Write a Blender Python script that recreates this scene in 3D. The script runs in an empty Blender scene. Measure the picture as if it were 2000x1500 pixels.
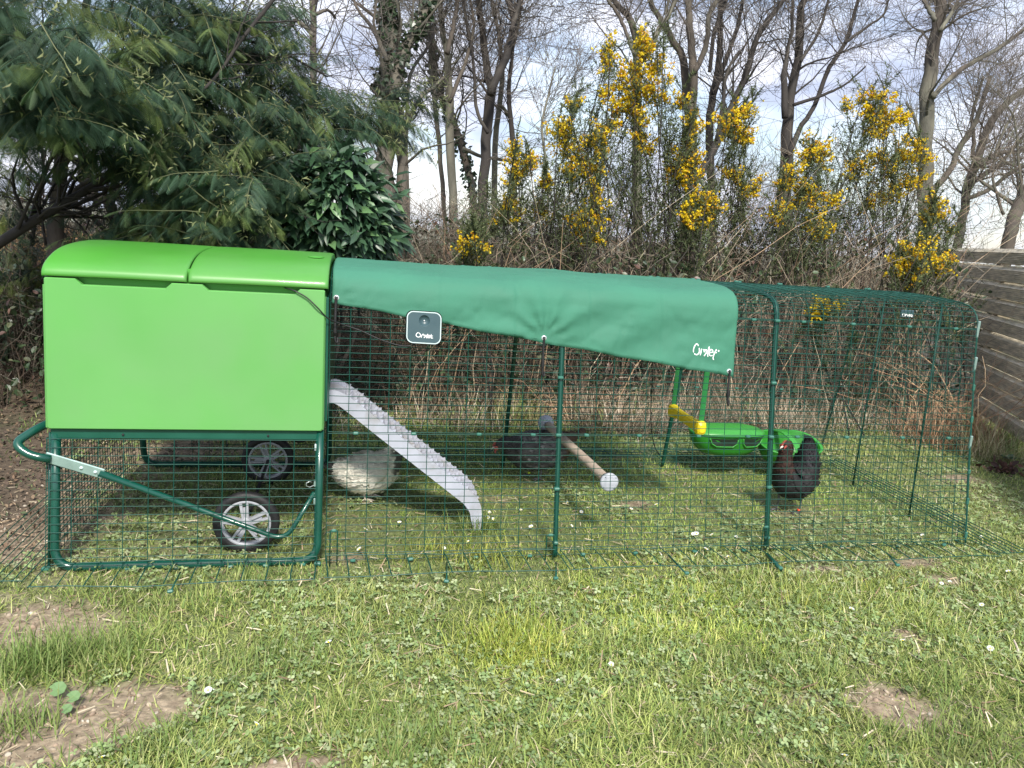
import bpy, math, random
import numpy as np
from mathutils import Vector, Matrix
rng = np.random.default_rng(7); random.seed(7)
scene = bpy.context.scene
C = scene.collection
# ------------------------------------------------------------------ camera
A0 = np.array([[0.97788657, 0.02229006, 0.20794470], [-0.19865801, -0.21177403, 0.95691523], [0.06536699, -0.97706444, -0.20266288]])
F, CX, CY, CAMH = 1446.0, 1000.0, 750.0, 1.2488
cam_d = bpy.data.cameras.new('camera'); cam = bpy.data.objects.new('camera', cam_d); C.objects.link(cam)
cam_d.sensor_width = 36; cam_d.lens = F / 2000 * 36; cam_d.clip_start = 0.05; cam_d.clip_end = 2000
M = Matrix.Identity(4)
for i in range(3):
    M[i][0] = A0[i][0]; M[i][1] = -A0[i][1]; M[i][2] = -A0[i][2]
M[2][3] = CAMH
cam.matrix_world = M
scene.camera = cam
# ------------------------------------------------------------------ sky, sun, exposure
SUN_EL, SUN_AZ = math.radians(48), math.radians(182)     # azimuth clockwise from +Y: behind the camera, to the left
w = bpy.data.worlds.new('World'); scene.world = w; w.use_nodes = True
nt = w.node_tree; nt.nodes.clear()
def N(t, **k):
    n = nt.nodes.new(t)
    for a, b in k.items(): setattr(n, a, b)
    return n
sky = N('ShaderNodeTexSky', sky_type='NISHITA', sun_disc=False, sun_elevation=SUN_EL, sun_rotation=SUN_AZ, air_density=1.2, dust_density=1.0)
tc = N('ShaderNodeTexCoord'); mp = N('ShaderNodeMapping'); mp.inputs['Scale'].default_value = (1.0, 1.0, 2.6)
n1 = N('ShaderNodeTexNoise'); n1.inputs['Scale'].default_value = 3.2; n1.inputs['Detail'].default_value = 9; n1.inputs['Roughness'].default_value = 0.55; n1.inputs['Distortion'].default_value = 0.35
cr = N('ShaderNodeValToRGB'); cr.color_ramp.elements[0].position = 0.36; cr.color_ramp.elements[1].position = 0.60
cr.color_ramp.elements[0].color = (0.25, 0.25, 0.25, 1); cr.color_ramp.elements[1].color = (1, 1, 1, 1)
n2 = N('ShaderNodeTexNoise'); n2.inputs['Scale'].default_value = 5.0; n2.inputs['Detail'].default_value = 8
cr2 = N('ShaderNodeValToRGB'); cr2.color_ramp.elements[0].position = 0.43; cr2.color_ramp.elements[1].position = 0.58
cr2.color_ramp.elements[0].color = (3.0, 3.4, 4.5, 1); cr2.color_ramp.elements[1].color = (5.5, 5.6, 6.3, 1)
mx = N('ShaderNodeMix', data_type='RGBA'); bg = N('ShaderNodeBackground'); wo = N('ShaderNodeOutputWorld')
bg.inputs['Strength'].default_value = 0.15
L = nt.links.new
L(tc.outputs['Generated'], mp.inputs['Vector']); L(mp.outputs[0], n1.inputs['Vector']); L(mp.outputs[0], n2.inputs['Vector'])
L(n1.outputs['Fac'], cr.inputs[0]); L(n2.outputs['Fac'], cr2.inputs[0])
L(cr.outputs[0], mx.inputs[0]); L(sky.outputs[0], mx.inputs[6]); L(cr2.outputs[0], mx.inputs[7]); L(mx.outputs[2], bg.inputs[0]); L(bg.outputs[0], wo.inputs[0])
sl = bpy.data.lights.new('sun', 'SUN'); sl.energy = 3.9; sl.angle = math.radians(9); sl.color = (1, 0.945, 0.85)
so = bpy.data.objects.new('sun', sl); C.objects.link(so)
sd = Vector((math.sin(SUN_AZ) * math.cos(SUN_EL), math.cos(SUN_AZ) * math.cos(SUN_EL), math.sin(SUN_EL)))
so.rotation_euler = sd.to_track_quat('Z', 'Y').to_euler(); so.location = (-3, -3, 6)
scene.view_settings.view_transform = 'Standard'; scene.view_settings.look = 'None'
scene.view_settings.exposure = 0.62; scene.view_settings.gamma = 1.0
scene.cycles.max_bounces = 6; scene.cycles.transparent_max_bounces = 8
# ------------------------------------------------------------------ geometry helpers
CAMO = np.array([0, 0, CAMH])
def ray(px, py): return A0 @ np.array([px - CX, py - CY, F])
def at(px, py, Y):
    d = ray(px, py); return CAMO + d * Y / d[1]
def gnd(px, py, z=0.0):
    d = ray(px, py); return CAMO + d * (z - CAMH) / d[2]
def depth(p): return float((np.asarray(p) - CAMO) @ A0[:, 2])
def hash2(i, j, s):
    v = np.sin(i * 127.1 + j * 311.7 + s * 74.7) * 43758.5453
    return v - np.floor(v)
def vnoise(x, y, s=0):
    i = np.floor(x); j = np.floor(y); u = x - i; v = y - j
    u = u * u * (3 - 2 * u); v = v * v * (3 - 2 * v)
    return (hash2(i, j, s) * (1 - u) + hash2(i + 1, j, s) * u) * (1 - v) + (hash2(i, j + 1, s) * (1 - u) + hash2(i + 1, j + 1, s) * u) * v
def fbm(x, y, s=0, o=4):
    r = 0; a = 0.5; t = 0
    for k in range(o):
        r = r + a * vnoise(x, y, s + k); t += a; x = x * 2.03 + 5.1; y = y * 2.03 + 1.7; a *= 0.5
    return r / t
class G:                                   # gathers vertices, polygons and a colour per vertex, then makes ONE mesh
    def __init__(s): s.V = []; s.Q = []; s.T = []; s.Ct = []; s.n = 0; s.P = []
    def add(s, V, Q=None, T=None, col=None):
        V = np.asarray(V, float).reshape(-1, 3)
        s.V.append(V)
        if Q is not None and len(Q): s.Q.append(np.asarray(Q, int).reshape(-1, 4) + s.n)
        if T is not None and len(T): s.T.append(np.asarray(T, int).reshape(-1, 3) + s.n)
        if col is None: col = (1, 1, 1)
        col = np.asarray(col, float)
        if col.ndim == 1: col = np.tile(col, (len(V), 1))
        s.Ct.append(col); s.n += len(V); return s
    def ngon(s, idx): s.P.append([i for i in idx])
    def mesh(s, name, smooth=False, weld=False):
        me = bpy.data.meshes.new(name)
        V = np.concatenate(s.V); Q = np.concatenate(s.Q) if s.Q else np.zeros((0, 4), int); T = np.concatenate(s.T) if s.T else np.zeros((0, 3), int)
        loops = np.concatenate([Q.ravel(), T.ravel()] + [np.array(p) for p in s.P]).astype(np.int32)
        sizes = np.concatenate([np.full(len(Q), 4), np.full(len(T), 3), np.array([len(p) for p in s.P], int)]).astype(np.int32)
        starts = np.concatenate([[0], np.cumsum(sizes)[:-1]]).astype(np.int32)
        me.vertices.add(len(V)); me.loops.add(len(loops)); me.polygons.add(len(sizes))
        me.vertices.foreach_set('co', V.astype(np.float32).ravel())
        me.loops.foreach_set('vertex_index', loops)
        me.polygons.foreach_set('loop_start', starts)
        me.polygons.foreach_set('use_smooth', np.full(len(sizes), smooth))
        ca = me.color_attributes.new('tint', 'FLOAT_COLOR', 'POINT')
        cc = np.concatenate([np.concatenate(s.Ct), np.ones((len(V), 1))], 1).astype(np.float32)
        ca.data.foreach_set('color', cc.ravel())
        me.update(calc_edges=True)
        return me
def obj(name, g, mat, parent=None, smooth=False, kind=None, label=None):
    me = g if isinstance(g, bpy.types.Mesh) else g.mesh(name, smooth)
    if mat and not me.materials: me.materials.append(mat)
    o = bpy.data.objects.new(name, me); C.objects.link(o)
    if parent: o.parent = parent; o.matrix_parent_inverse = Matrix.Translation(-Vector(parent_world(parent)))
    if kind: o['kind'] = kind
    if label: o['label'] = label
    return o
def parent_world(p):
    v = Vector(p.location)
    q = p
    while q.parent is not None and False: q = q.parent
    return v
def thing(name, label, cat, loc=(0, 0, 0), group=None):
    o = bpy.data.objects.new(name, None); C.objects.link(o); o.location = loc; o.empty_display_size = 0.1
    o['label'] = label; o['category'] = cat
    if group: o['group'] = group
    return o
def tag(o, label, cat, group=None):
    o['label'] = label; o['category'] = cat
    if group: o['group'] = group
    return o
def nrm(v): return v / (np.linalg.norm(v, axis=-1, keepdims=True) + 1e-12)
def tubes(P, R, S=4, caps=True):           # P (N,K,3), R (N,K) -> verts, quads, tris
    P = np.asarray(P, float); R = np.asarray(R, float)
    if P.ndim == 2: P = P[None]
    Nn, K, _ = P.shape
    R = np.broadcast_to(R, (Nn, K)) if R.ndim else np.full((Nn, K), float(R))
    T = nrm(np.gradient(P, axis=1)) if K > 2 else nrm(np.repeat((P[:, 1:] - P[:, :1]), 2, 1))
    D = nrm(P[:, -1] - P[:, 0] + 1e-6)
    ref = np.where(np.abs(D[:, 2:3]) < 0.8, np.array([[0, 0, 1.0]]), np.array([[0.05, 1.0, 0]]))
    if Nn == 1 and K > 3:                  # parallel transport for single bent tubes
        U = np.zeros((1, K, 3)); r0 = np.cross(T[0, 0], ref[0]); 
        if np.linalg.norm(r0) < .1: r0 = np.cross(T[0, 0], np.array([1.0, 0.1, 0.05]))
        u = r0 / np.linalg.norm(r0)
        for k in range(K):
            u = u - T[0, k] * (u @ T[0, k]); u = u / np.linalg.norm(u); U[0, k] = u
    else:
        U = nrm(np.cross(T, ref[:, None, :]))
    W = np.cross(T, U)
    a = np.arange(S) * 2 * np.pi / S
    V = P[:, :, None, :] + R[:, :, None, None] * (np.cos(a)[None, None, :, None] * U[:, :, None, :] + np.sin(a)[None, None, :, None] * W[:, :, None, :])
    idx = np.arange(Nn * K * S).reshape(Nn, K, S)
    q = np.stack([idx[:, :-1, :], np.roll(idx, -1, 2)[:, :-1, :], np.roll(idx, -1, 2)[:, 1:, :], idx[:, 1:, :]], -1).reshape(-1, 4)
    t = np.zeros((0, 3), int)
    if caps:
        tt = []
        for k in range(1, S - 1):
            tt.append(np.stack([idx[:, 0, 0], idx[:, 0, k + 1], idx[:, 0, k]], -1)); tt.append(np.stack([idx[:, -1, 0], idx[:, -1, k], idx[:, -1, k + 1]], -1))
        t = np.concatenate(tt) if tt else t
    return V.reshape(-1, 3), q, t
def addtubes(g, P, R, S=4, col=None, caps=True):
    V, q, t = tubes(P, R, S, caps)
    if col is not None and np.ndim(col) == 2:
        col = np.repeat(np.asarray(col), len(V) // len(col), 0)
    return g.add(V, q, t, col)
def smooth_path(pts, n):                   # Catmull-Rom resample
    p = np.asarray(pts, float); p = np.vstack([2 * p[0] - p[1], p, 2 * p[-1] - p[-2]])
    m = len(p) - 3; out = []
    for u in np.linspace(0, m, n):
        i = min(int(u), m - 1); t = u - i; a, b, c, d = p[i:i + 4]
        out.append(0.5 * ((2 * b) + (-a + c) * t + (2 * a - 5 * b + 4 * c - d) * t * t + (-a + 3 * b - 3 * c + d) * t ** 3))
    return np.array(out)
def fillet(pts, r, n=6):                   # polyline with rounded corners
    p = [np.asarray(q, float) for q in pts]; out = [p[0]]
    for i in range(1, len(p) - 1):
        a = p[i - 1] - p[i]; b = p[i + 1] - p[i]; la = np.linalg.norm(a); lb = np.linalg.norm(b); rr = min(r, la * .48, lb * .48)
        s = p[i] + a / la * rr; e = p[i] + b / lb * rr
        for t in np.linspace(0, 1, n): out.append((1 - t) ** 2 * s + 2 * t * (1 - t) * p[i] + t * t * e)
    out.append(p[-1]); return np.array(out)
def box(g, c, s, R=None, bev=0.0, col=None):      # box centred c, size s, optional bevel
    hx, hy, hz = [v / 2 for v in s]; b = min(bev, hx * .9, hy * .9, hz * .9)
    if b <= 0:
        V = np.array([[x, y, z] for z in (-hz, hz) for y in (-hy, hy) for x in (-hx, hx)])
        Q = [(0, 2, 3, 1), (4, 5, 7, 6), (0, 1, 5, 4), (2, 6, 7, 3), (0, 4, 6, 2), (1, 3, 7, 5)]
        if R is not None: V = V @ np.asarray(R).T
        return g.add(V + np.asarray(c), Q, col=col)
    V = []; key = {}
    for sx in (-1, 1):
        for sy in (-1, 1):
            for sz in (-1, 1):
                key[(sx, sy, sz, 0)] = len(V); V.append((sx * hx, sy * (hy - b), sz * (hz - b)))
                key[(sx, sy, sz, 1)] = len(V); V.append((sx * (hx - b), sy * hy, sz * (hz - b)))
                key[(sx, sy, sz, 2)] = len(V); V.append((sx * (hx - b), sy * (hy - b), sz * hz))
    Q = []; T = []
    k = lambda x, y, z, a: key[(x, y, z, a)]
    for s1 in (-1, 1):
        Q.append((k(s1, -1, -1, 0), k(s1, s1, -s1, 0), k(s1, 1, 1, 0), k(s1, -s1, s1, 0)))
        Q.append((k(-1, s1, -1, 1), k(-s1, s1, s1, 1), k(1, s1, 1, 1), k(s1, s1, -s1, 1)))
        Q.append((k(-1, -1, s1, 2), k(s1, -s1, s1, 2), k(1, 1, s1, 2), k(-s1, s1, s1, 2)))
        for s2 in (-1, 1):
            Q.append((k(s1, s2, -1, 0), k(s1, s2, 1, 0), k(s1, s2, 1, 1), k(s1, s2, -1, 1)))
            Q.append((k(s1, -1, s2, 0), k(s1, 1, s2, 0), k(s1, 1, s2, 2), k(s1, -1, s2, 2)))
            Q.append((k(-1, s1, s2, 1), k(1, s1, s2, 1), k(1, s1, s2, 2), k(-1, s1, s2, 2)))
            for s3 in (-1, 1): T.append((k(s1, s2, s3, 0), k(s1, s2, s3, 1), k(s1, s2, s3, 2)))
    V = np.array(V)
    if R is not None: V = V @ np.asarray(R).T
    return g.add(V + np.asarray(c), Q, T, col)
def lathe(g, prof, c, axis='z', n=24, col=None):  # prof: (radius, height) pairs
    a = np.arange(n) * 2 * np.pi / n; V = []
    for r, h in prof:
        x = r * np.cos(a); y = r * np.sin(a); z = np.full(n, h)
        V.append(np.stack({'z': (x, y, z), 'y': (x, z, y), 'x': (z, x, y)}[axis], -1))
    V = np.concatenate(V) + np.asarray(c); idx = np.arange(len(prof) * n).reshape(-1, n)
    q = np.stack([idx[:-1], np.roll(idx, -1, 1)[:-1], np.roll(idx, -1, 1)[1:], idx[1:]], -1).reshape(-1, 4)
    b = g.n; g.add(V, q, col=col)
    return g
def prism(g, outline, frame, th, col=None):       # outline (n,2) in frame (origin, u, v, normal) extruded by th
    o, u, v, nn = [np.asarray(a, float) for a in frame]; pts = np.array([o + u * a + v * b for a, b in outline]); n = len(pts)
    b = g.n; g.add(np.vstack([pts, pts + nn * th]), [(i, (i + 1) % n, n + (i + 1) % n, n + i) for i in range(n)], col=col)
    g.ngon([b + i for i in range(n)]); g.ngon([b + n + i for i in reversed(range(n))]); return g
def scatter(g, TV, TQ, TT, pos, Rm, sc, col):     # copies of a template; Rm (N,3,3), sc (N,) or (N,3)
    TV = np.asarray(TV, float); N_ = len(pos); sc = np.asarray(sc, float)
    if sc.ndim == 1: sc = sc[:, None]
    V = TV[None] * sc[:, None, :] if sc.shape[1] in (1, 3) else TV[None]
    V = np.einsum('nij,nkj->nki', Rm, V) + pos[:, None, :]
    off = (np.arange(N_) * len(TV))[:, None, None]
    Q = (np.asarray(TQ)[None] + off).reshape(-1, 4) if TQ is not None and len(TQ) else None
    T = (np.asarray(TT)[None] + off).reshape(-1, 3) if TT is not None and len(TT) else None
    return g.add(V.reshape(-1, 3), Q, T, np.repeat(col, len(TV), 0))
def basis(d, up=None):                            # rotation whose local +X is d, +Z close to up
    d = nrm(np.asarray(d, float)); 
    if up is None: up = np.array([0, 0, 1.0]) + np.zeros_like(d)
    y = nrm(np.cross(up, d)); z = np.cross(d, y); return np.stack([d, y, z], -1)
def rdir(n, up=0.0, r=rng):
    v = r.normal(size=(n, 3)); v = nrm(v); v[:, 2] += up; return nrm(v)
# ------------------------------------------------------------------ materials
def mat(name, color=(0.5, 0.5, 0.5), rough=0.6, tint=False, noise=0.0, nscale=20, bump=0.0, bscale=60, transl=0.0, spec=0.5, metal=0.0, coat=0.0, stretch=None, col2=None, c2scale=3.0, c2lo=.45, c2hi=.6):
    m = bpy.data.materials.new(name); m.use_nodes = True; t = m.node_tree; n = t.nodes; l = t.links.new
    b = n['Principled BSDF']; b.inputs['Roughness'].default_value = rough; b.inputs['Specular IOR Level'].default_value = spec; b.inputs['Metallic'].default_value = metal
    b.inputs['Coat Weight'].default_value = coat
    tcn = n.new('ShaderNodeTexCoord'); src = tcn.outputs['Object']
    if stretch:
        mpn = n.new('ShaderNodeMapping'); mpn.inputs['Scale'].default_value = stretch; l(src, mpn.inputs[0]); src = mpn.outputs[0]
    if tint:
        a = n.new('ShaderNodeAttribute'); a.attribute_name = 'tint'; out = a.outputs['Color']
    else:
        a = n.new('ShaderNodeRGB'); a.outputs[0].default_value = (*color, 1); out = a.outputs[0]
    if col2:
        nz = n.new('ShaderNodeTexNoise'); nz.inputs['Scale'].default_value = c2scale; nz.inputs['Detail'].default_value = 7; l(src, nz.inputs['Vector'])
        mr = n.new('ShaderNodeMapRange'); mr.inputs[1].default_value = c2lo; mr.inputs[2].default_value = c2hi; l(nz.outputs['Fac'], mr.inputs[0])
        mxn = n.new('ShaderNodeMix'); mxn.data_type = 'RGBA'; l(mr.outputs[0], mxn.inputs[0]); l(out, mxn.inputs[6]); mxn.inputs[7].default_value = (*col2, 1); out = mxn.outputs[2]
    if noise:
        nz = n.new('ShaderNodeTexNoise'); nz.inputs['Scale'].default_value = nscale; nz.inputs['Detail'].default_value = 6; l(src, nz.inputs['Vector'])
        mr = n.new('ShaderNodeMapRange'); mr.inputs[1].default_value = 0.3; mr.inputs[2].default_value = 0.7; mr.inputs[3].default_value = 1 - noise; mr.inputs[4].default_value = 1 + noise; l(nz.outputs['Fac'], mr.inputs[0])
        vm = n.new('ShaderNodeVectorMath'); vm.operation = 'SCALE'; l(out, vm.inputs[0]); l(mr.outputs[0], vm.inputs['Scale']); out = vm.outputs[0]
        mr2 = n.new('ShaderNodeMapRange'); mr2.inputs[1].default_value = 0.3; mr2.inputs[2].default_value = 0.7; mr2.inputs[3].default_value = rough * .85; mr2.inputs[4].default_value = min(1, rough * 1.15); l(nz.outputs['Fac'], mr2.inputs[0]); l(mr2.outputs[0], b.inputs['Roughness'])
    l(out, b.inputs['Base Color'])
    if bump:
        nb = n.new('ShaderNodeTexNoise'); nb.inputs['Scale'].default_value = bscale; nb.inputs['Detail'].default_value = 5; l(src, nb.inputs['Vector'])
        bp = n.new('ShaderNodeBump'); bp.inputs['Strength'].default_value = bump; bp.inputs['Distance'].default_value = 0.01; l(nb.outputs['Fac'], bp.inputs['Height']); l(bp.outputs[0], b.inputs['Normal'])
    if transl:
        tr = n.new('ShaderNodeBsdfTranslucent'); l(out, tr.inputs[0]); ms = n.new('ShaderNodeMixShader'); ms.inputs[0].default_value = transl
        l(b.outputs[0], ms.inputs[1]); l(tr.outputs[0], ms.inputs[2]); l(ms.outputs[0], n['Material Output'].inputs[0])
    return m
M_lime = mat('lime_plastic', (0.103, 0.335, 0.075), 0.42, noise=0.05, nscale=2.2, bump=0.02, bscale=500, col2=(0.135, 0.315, 0.11), c2scale=1.7, c2lo=.42, c2hi=.7)
M_lid = mat('lime_lid_plastic', (0.062, 0.275, 0.030), 0.42, noise=0.06, nscale=3, coat=0.1, col2=(0.082, 0.27, 0.05), c2scale=1.4)
M_lime_dark = mat('lime_plastic_inside', (0.07, 0.32, 0.04), 0.55, noise=0.06, nscale=5)
M_tube = mat('dark_green_steel', (0.004, 0.062, 0.042), 0.30, noise=0.12, nscale=14, coat=0.3)
M_wire = mat('green_wire_coating', (0.006, 0.062, 0.045), 0.5, spec=0.35)
M_clip = mat('teal_clip_plastic', (0.035, 0.14, 0.105), 0.45, noise=0.1)
M_rail = mat('green_plastic_rail', (0.008, 0.085, 0.055), 0.42, noise=0.08, nscale=12)
M_cover = mat('coated_green_fabric', (0.047, 0.182, 0.118), 0.72, noise=0.07, nscale=5, bump=0.15, bscale=900, spec=0.3)
M_white = mat('white_print', (0.82, 0.84, 0.84), 0.5)
M_eyelet = mat('eyelet_metal', (0.75, 0.78, 0.8), 0.25, metal=0.6)
M_black = mat('black_rubber', (0.012, 0.012, 0.013), 0.6, noise=0.2, nscale=30, bump=0.1, bscale=200)
M_grey = mat('grey_plastic', (0.46, 0.48, 0.56), 0.5, noise=0.07, nscale=12, col2=(0.34, 0.33, 0.33), c2scale=9, c2lo=.52, c2hi=.72)
M_rim = mat('grey_wheel_plastic', (0.36, 0.37, 0.40), 0.38, noise=0.08)
M_plate = mat('galvanised_plate', (0.28, 0.40, 0.37), 0.3, metal=0.35, noise=0.15, nscale=25)
M_slate = mat('slate_plastic', (0.042, 0.082, 0.095), 0.4, noise=0.05)
M_rimlight = mat('pale_grey_trim', (0.50, 0.60, 0.60), 0.4)
M_wood_perch = mat('peeled_round_wood', (0.42, 0.34, 0.27), 0.7, noise=0.18, nscale=18, bump=0.2, bscale=50)
M_yellow = mat('yellow_plastic', (0.92, 0.70, 0.02), 0.4, noise=0.05)
M_strap = mat('green_plastic_strap', (0.02, 0.20, 0.05), 0.45, noise=0.08)
M_feed = mat('bright_green_plastic', (0.025, 0.22, 0.022), 0.38, noise=0.06)
M_feedlid = mat('bright_green_lid', (0.045, 0.29, 0.045), 0.34, noise=0.05)
M_dark = mat('dark_void', (0.008, 0.02, 0.01), 0.7)
M_fence = mat('weathered_deck_board', (0.66, 0.59, 0.46), 0.85, noise=0.35, nscale=9, bump=0.5, bscale=40, stretch=(1, 1, 7), col2=(0.46, 0.42, 0.31), c2scale=2.2, c2lo=.5, c2hi=.72)
M_post = mat('fence_post_wood', (0.20, 0.17, 0.12), 0.85, noise=0.3, nscale=12, bump=0.4)
M_grass = mat('grass_blades', tint=True, rough=0.55, transl=0.28, spec=0.35)
M_clover = mat('clover_leaves', tint=True, rough=0.55, transl=0.2, spec=0.4)
M_leaf = mat('feathery_foliage', tint=True, rough=0.6, transl=0.22, spec=0.3)
M_gloss = mat('glossy_leaf', tint=True, rough=0.40, transl=0.06, spec=0.6, noise=0.15, nscale=30)
M_twig = mat('dry_stems', tint=True, rough=0.85, noise=0.25, nscale=15)
M_bark = mat('grey_brown_bark', (0.085, 0.070, 0.056), 0.9, noise=0.45, nscale=9, bump=0.9, bscale=26, stretch=(1, 1, 0.3), col2=(0.13, 0.125, 0.095), c2scale=1.6)
M_bark_dark = mat('dark_bark', (0.032, 0.027, 0.024), 0.9, noise=0.4, nscale=9, bump=0.9, bscale=26, stretch=(1, 1, 0.3), col2=(0.07, 0.062, 0.05), c2scale=2.0, c2lo=.55, c2hi=.7)  # plain darker bark tone for some trunks and shrub stems
M_barkfine = mat('pale_twig_bark', (0.17, 0.145, 0.125), 0.9, noise=0.3, nscale=6)
M_petal = mat('gorse_petals', tint=True, rough=0.6, transl=0.25)
M_feather = mat('hen_feathers', tint=True, rough=0.75, noise=0.12, nscale=70, bump=0.25, bscale=140)
M_skin = mat('red_hen_skin', (0.42, 0.09, 0.07), 0.55, noise=0.25, nscale=90, bump=0.3, bscale=150)
M_leg = mat('pale_hen_leg', (0.70, 0.60, 0.52), 0.6, noise=0.2, nscale=120)
M_legdark = mat('slate_hen_leg', (0.10, 0.10, 0.10), 0.6, noise=0.2, nscale=120)
M_orange = mat('orange_ring', (0.85, 0.10, 0.03), 0.4)
M_lemon = mat('lemon_ring', (0.62, 0.75, 0.06), 0.4)
M_stone = mat('pale_pebble', tint=True, rough=0.9, noise=0.2, nscale=60)
M_cable = mat('black_cable', (0.01, 0.01, 0.011), 0.45)
M_wirepale = mat('steel_wire', (0.55, 0.6, 0.58), 0.3, metal=0.7)
M_field = mat('far_field', (0.20, 0.19, 0.08), 0.95, noise=0.3, nscale=.2)
M_woods = mat('far_wood_foliage', tint=True, rough=0.9)
# ------------------------------------------------------------------ terrain
SOIL = []                                   # bare patches: ground x, y, radius along x, radius along y, strength
for px, py, rx, ry, s in [(150, 1400, .20, .09, 1.5), (60, 1450, .16, .07, 1.4), (240, 1365, .10, .05, 1.2), (110, 1372, .07, .03, 1.0), (60, 1225, .16, .10, .75), (120, 1245, .08, .05, .6),
                          (590, 1492, .13, .035, 1.3), (1740, 1385, .10, .055, 1.5), (1720, 1345, .05, .03, 1.0), (1850, 1135, .14, .05, .9), (1770, 1240, .07, .04, .8), (1240, 985, .10, .05, .8), (1320, 925, .14, .05, .8),
                          (1210, 890, .10, .06, .7), (680, 1092, .07, .03, .8), (350, 880, .5, .25, .65), (1450, 1000, .12, .03, .4), (1600, 1110, .12, .05, .6),
                          (1135, 1340, .05, .03, .5), (1560, 1360, .10, .05, .45), (1790, 1405, .06, .03, .9), (1880, 935, .12, .06, .7), (40, 960, .5, .5, 1.0), (20, 1060, .18, .2, .7), (1270, 870, .2, .15, .5), (970, 975, .1, .06, .6), (1780, 1100, .14, .04, .7)]:
    g0 = gnd(px, py); SOIL.append((g0[0], g0[1], rx, ry, s))
def soil_at(x, y):
    v = 0.55 * (fbm(x * 2.3 + 3, y * 2.3, 3) - 0.5) * 2 - 0.36
    wob = 1 + 0.55 * (fbm(x * 9, y * 9, 11) - .5) * 2
    for a, b, rx, ry, s in SOIL:
        d = ((x - a) / rx) ** 2 + ((y - b) / ry) ** 2
        v = v + 1.25 * s * np.exp(-d * 0.7 * wob)
    v = v + np.clip((y - 4.55) * 1.6, 0, 1.2) * (x < 3.6) + np.clip((-1.25 - x) * 1.2, 0, .45) * np.clip((y - 2.75) * 3, 0, 1)
    v = v + 0.55 * (fbm(x * 14, y * 14, 21) - 0.5)
    return v
def zg(x, y):
    n = 0.010 * (fbm(x * 1.7, y * 1.7, 31) - .5) * 2 + 0.010 * (fbm(x * 9, y * 9, 37) - .5) * 2
    inrun = np.exp(-(np.clip(np.abs(x - .83) - 2.0, 0, 9) ** 2 + np.clip(np.abs(y - 3.2) - .7, 0, 9) ** 2) * 4)
    z = n * (1 - .5 * inrun) - .004
    z = z + 0.42 * np.exp(-((y - 5.75) / .55) ** 2) * (0.8 + .4 * fbm(x * .7, y * .7, 41)) * np.clip((4.9 - x) * .8, 0, 1)
    z = z - np.clip(y - 6.6, 0, 60) * 0.045 - np.clip(y - 66, 0, 900) * .012 + 0.5 * (fbm(x * .05, y * .05, 43) - .5) * np.clip((y - 10) * .1, 0, 3)
    return z
def axis_pts(lo, hi, step, a, b, growth=1.17):
    c = list(np.arange(a, b + 1e-6, step)); s = step; v = b
    while v < hi: s *= growth; v += s; c.append(min(v, hi))
    s = step; v = a; pre = []
    while v > lo: s *= growth; v -= s; pre.append(max(v, lo))
    return np.array(pre[::-1] + c)
gx = axis_pts(-420, 420, .052, -2.2, 5.6); gy = axis_pts(-40, 700, .052, 1.0, 6.6)
XX, YY = np.meshgrid(gx, gy); ZZ = zg(XX, YY)
g = G(); idx = np.arange(XX.size).reshape(XX.shape)
q = np.stack([idx[:-1, :-1], idx[:-1, 1:], idx[1:, 1:], idx[1:, :-1]], -1).reshape(-1, 4)
so_ = soil_at(XX, YY); 
g.add(np.stack([XX, YY, ZZ], -1).reshape(-1, 3), q, col=np.stack([np.clip(so_ * 1.3 + .3, 0, 1), (YY > 7) * 1.0, np.clip((-.95 - XX) * 2.5 + .8 * (fbm(XX * 3, YY * 3, 4) - .5), 0, 1) * np.clip((YY - 2.7) * 2, 0, 1) + np.clip((YY - 4.5) * 2, 0, 1)], -1).reshape(-1, 3))  # third channel darkens the far-left soil, painted in place of canopy shade
m = bpy.data.materials.new('turf_and_soil'); m.use_nodes = True; t = m.node_tree; nn_ = t.nodes; l = t.links.new; b = nn_['Principled BSDF']; b.inputs['Roughness'].default_value = .95
at_ = nn_.new('ShaderNodeAttribute'); at_.attribute_name = 'tint'; sp = nn_.new('ShaderNodeSeparateColor'); l(at_.outputs['Color'], sp.inputs[0])
tcn = nn_.new('ShaderNodeTexCoord')
def noise_node(sc, det=8): n = nn_.new('ShaderNodeTexNoise'); n.inputs['Scale'].default_value = sc; n.inputs['Detail'].default_value = det; l(tcn.outputs['Object'], n.inputs['Vector']); return n.outputs['Fac']
def ramp(f, a, ca, b_, cb): r = nn_.new('ShaderNodeValToRGB'); r.color_ramp.elements[0].position = a; r.color_ramp.elements[0].color = (*ca, 1); r.color_ramp.elements[1].position = b_; r.color_ramp.elements[1].color = (*cb, 1); l(f, r.inputs[0]); return r.outputs[0]
soilc = ramp(noise_node(38), .3, (.135, .100, .066), .72, (.37, .295, .205)); turf = ramp(noise_node(60), .3, (.065, .090, .028), .7, (.17, .205, .075)); field = ramp(noise_node(.05), .35, (.16, .17, .07), .65, (.30, .26, .13))
m1 = nn_.new('ShaderNodeMix'); m1.data_type = 'RGBA'; l(sp.outputs[0], m1.inputs[0]); l(turf, m1.inputs[6]); l(soilc, m1.inputs[7])
m2 = nn_.new('ShaderNodeMix'); m2.data_type = 'RGBA'; l(sp.outputs[1], m2.inputs[0]); l(m1.outputs[2], m2.inputs[6]); l(field, m2.inputs[7]); m3 = nn_.new('ShaderNodeMix'); m3.data_type = 'RGBA'; m3.blend_type = 'MULTIPLY'; l(sp.outputs[2], m3.inputs[0]); l(m2.outputs[2], m3.inputs[6]); m3.inputs[7].default_value = (.36, .34, .33, 1); l(m3.outputs[2], b.inputs['Base Color'])
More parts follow.
